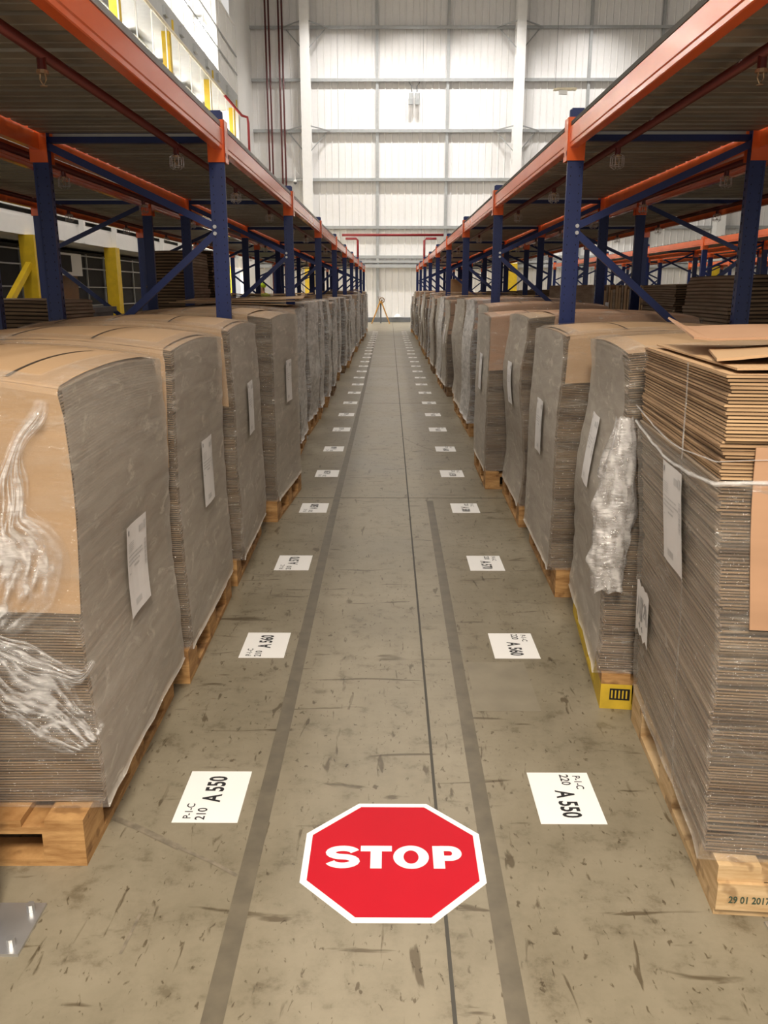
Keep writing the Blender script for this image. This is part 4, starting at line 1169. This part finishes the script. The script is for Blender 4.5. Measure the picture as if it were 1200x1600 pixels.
# white hard hat on the kerb
t = thing('hard_hat', (.42, YW - .10, .242), 0, 'white hard hat lying on the dark kerb of the end wall', 'hard hat')
mb = MB(); rows = []
for i in range(8):
    a = R(90 * i / 7); rows.append([(.17 * math.cos(a) * math.cos(q), .12 * math.cos(a) * math.sin(q) * .8, .012 + .15 * math.sin(a)) for q in [2 * math.pi * k / 20 for k in range(20)]])
mb.grid(rows, 0, None, True); mb.build('shell', M['white'], t, True)
mb = MB(); mb.tube([(0, 0, 0), (0, 0, .012)], .001, 4); 
rows = [[(r_ * math.cos(q) - (.05 if math.cos(q) < 0 and r_ > .18 else 0), r_ * .62 * math.sin(q), .012) for q in [2 * math.pi * k / 20 for k in range(20)]] for r_ in (.165, .21)]
mb = MB(); mb.grid(rows, 0, None, True); solid(mb.build('brim', M['white'], t, True), .008)

# ================================================================== PERSON (hi-vis, left background)
def skin_obj(name, verts, edges, radii, m, parent, root=0, lv=2):
    me = bpy.data.meshes.new(name); me.from_pydata(verts, edges, []); me.materials.append(m)
    o = link(name, me, parent)
    sk = o.modifiers.new('skin', 'SKIN'); sk.use_smooth_shade = True
    lay = me.skin_vertices[0] if me.skin_vertices else None
    if lay is None:
        bm = bmesh.new(); bm.from_mesh(me); bm.verts.layers.skin.verify(); bm.to_mesh(me); bm.free(); lay = me.skin_vertices[0]
    for i, r_ in enumerate(radii):
        lay.data[i].radius = r_ if isinstance(r_, tuple) else (r_, r_)
        lay.data[i].use_root = (i == root)
    sb = o.modifiers.new('sub', 'SUBSURF'); sb.levels = lv; sb.render_levels = lv
    return o
t = thing('person', (-3.90, 26.4, 0), R(150), 'person in a yellow hi-vis jacket and hood standing behind the left racks', 'person')
V = [(0, 0, 1.0), (0, 0, 1.22), (0, 0, 1.45), (0, .01, 1.56), (0, .02, 1.66), (0, .03, 1.78),
     (.1, 0, .92), (.11, .02, .5), (.11, -.02, .09), (.11, .14, .04),
     (-.1, 0, .92), (-.11, .04, .5), (-.11, .0, .09), (-.11, .16, .04),
     (.2, 0, 1.46), (.27, .02, 1.18), (.25, .22, 1.05), (.24, .30, 1.04),
     (-.2, 0, 1.46), (-.28, .06, 1.2), (-.22, .3, 1.22), (-.20, .38, 1.24)]
E = [(0, 1), (1, 2), (2, 3), (3, 4), (4, 5), (0, 6), (6, 7), (7, 8), (8, 9), (0, 10), (10, 11), (11, 12), (12, 13), (2, 14), (14, 15), (15, 16), (16, 17), (2, 18), (18, 19), (19, 20), (20, 21)]
Rr = [(.16, .11), (.15, .1), (.18, .12), (.065, .065), (.075, .09), (.07, .085), .1, .065, .045, .04, .1, .065, .045, .04, .065, .05, .038, .03, .065, .05, .038, .03]
skin_obj('body', V, E, Rr, M['skin'], t)
skin_obj('trousers', [V[0], V[6], V[7], (.11, -.02, .12), V[10], V[11], (-.11, 0, .12)], [(0, 1), (1, 2), (2, 3), (0, 4), (4, 5), (5, 6)], [(.18, .13), .12, .085, .075, .12, .085, .075], M['navy'], t)
jk = skin_obj('hi_vis_jacket', [(0, 0, .92), V[1], V[2], (0, .01, 1.54), V[14], V[15], (.25, .2, 1.06), V[18], V[19], (-.22, .27, 1.22)], [(0, 1), (1, 2), (2, 3), (2, 4), (4, 5), (5, 6), (2, 7), (7, 8), (8, 9)],
              [(.20, .15), (.19, .135), (.22, .145), (.09, .09), .088, .07, .056, .088, .07, .056], M['hiviz'], t)
mb = MB()
for z, rx_, ry_ in ((1.12, .235, .175), (1.30, .245, .18)):
    mb.grid([[(rx_ * math.cos(q), ry_ * math.sin(q), z + e) for q in [2 * math.pi * k / 20 for k in range(20)]] for e in (0, .05)], 0, None, True)
mb.build('reflective_band', M['reflect'], t, True)
mb = MB(); rows = []
for i in range(9):
    a = R(-35 + 125 * i / 8); rows.append([(.105 * math.cos(a) * math.cos(q), .02 + .12 * math.cos(a) * math.sin(q) - (.02 if math.sin(q) < 0 else .03), 1.78 + .13 * math.sin(a)) for q in [2 * math.pi * k / 18 for k in range(18)]])
mb.grid(rows, 0, None, True); mb.build('hood', M['hiviz'], t, True)
mb = MB(); mb.tube([(0, .135, 1.76), (0, .155, 1.735), (0, .135, 1.725)], [.008, .014, .01], 8); mb.build('nose', M['skin'], t, True)
for sx in (-1, 1):
    for f in range(4):
        bx_, by_, bz_ = (.24 + (f - 1.5) * .02, .33, 1.03) if sx > 0 else (-.20 + (f - 1.5) * .02, .41, 1.245)
        MB().tube([(bx_, by_ - .02, bz_), (bx_, by_ + .03, bz_ - .01), (bx_, by_ + .045, bz_ - .04)], [.010, .009, .007], 8).build('finger', M['skin'], t, True)
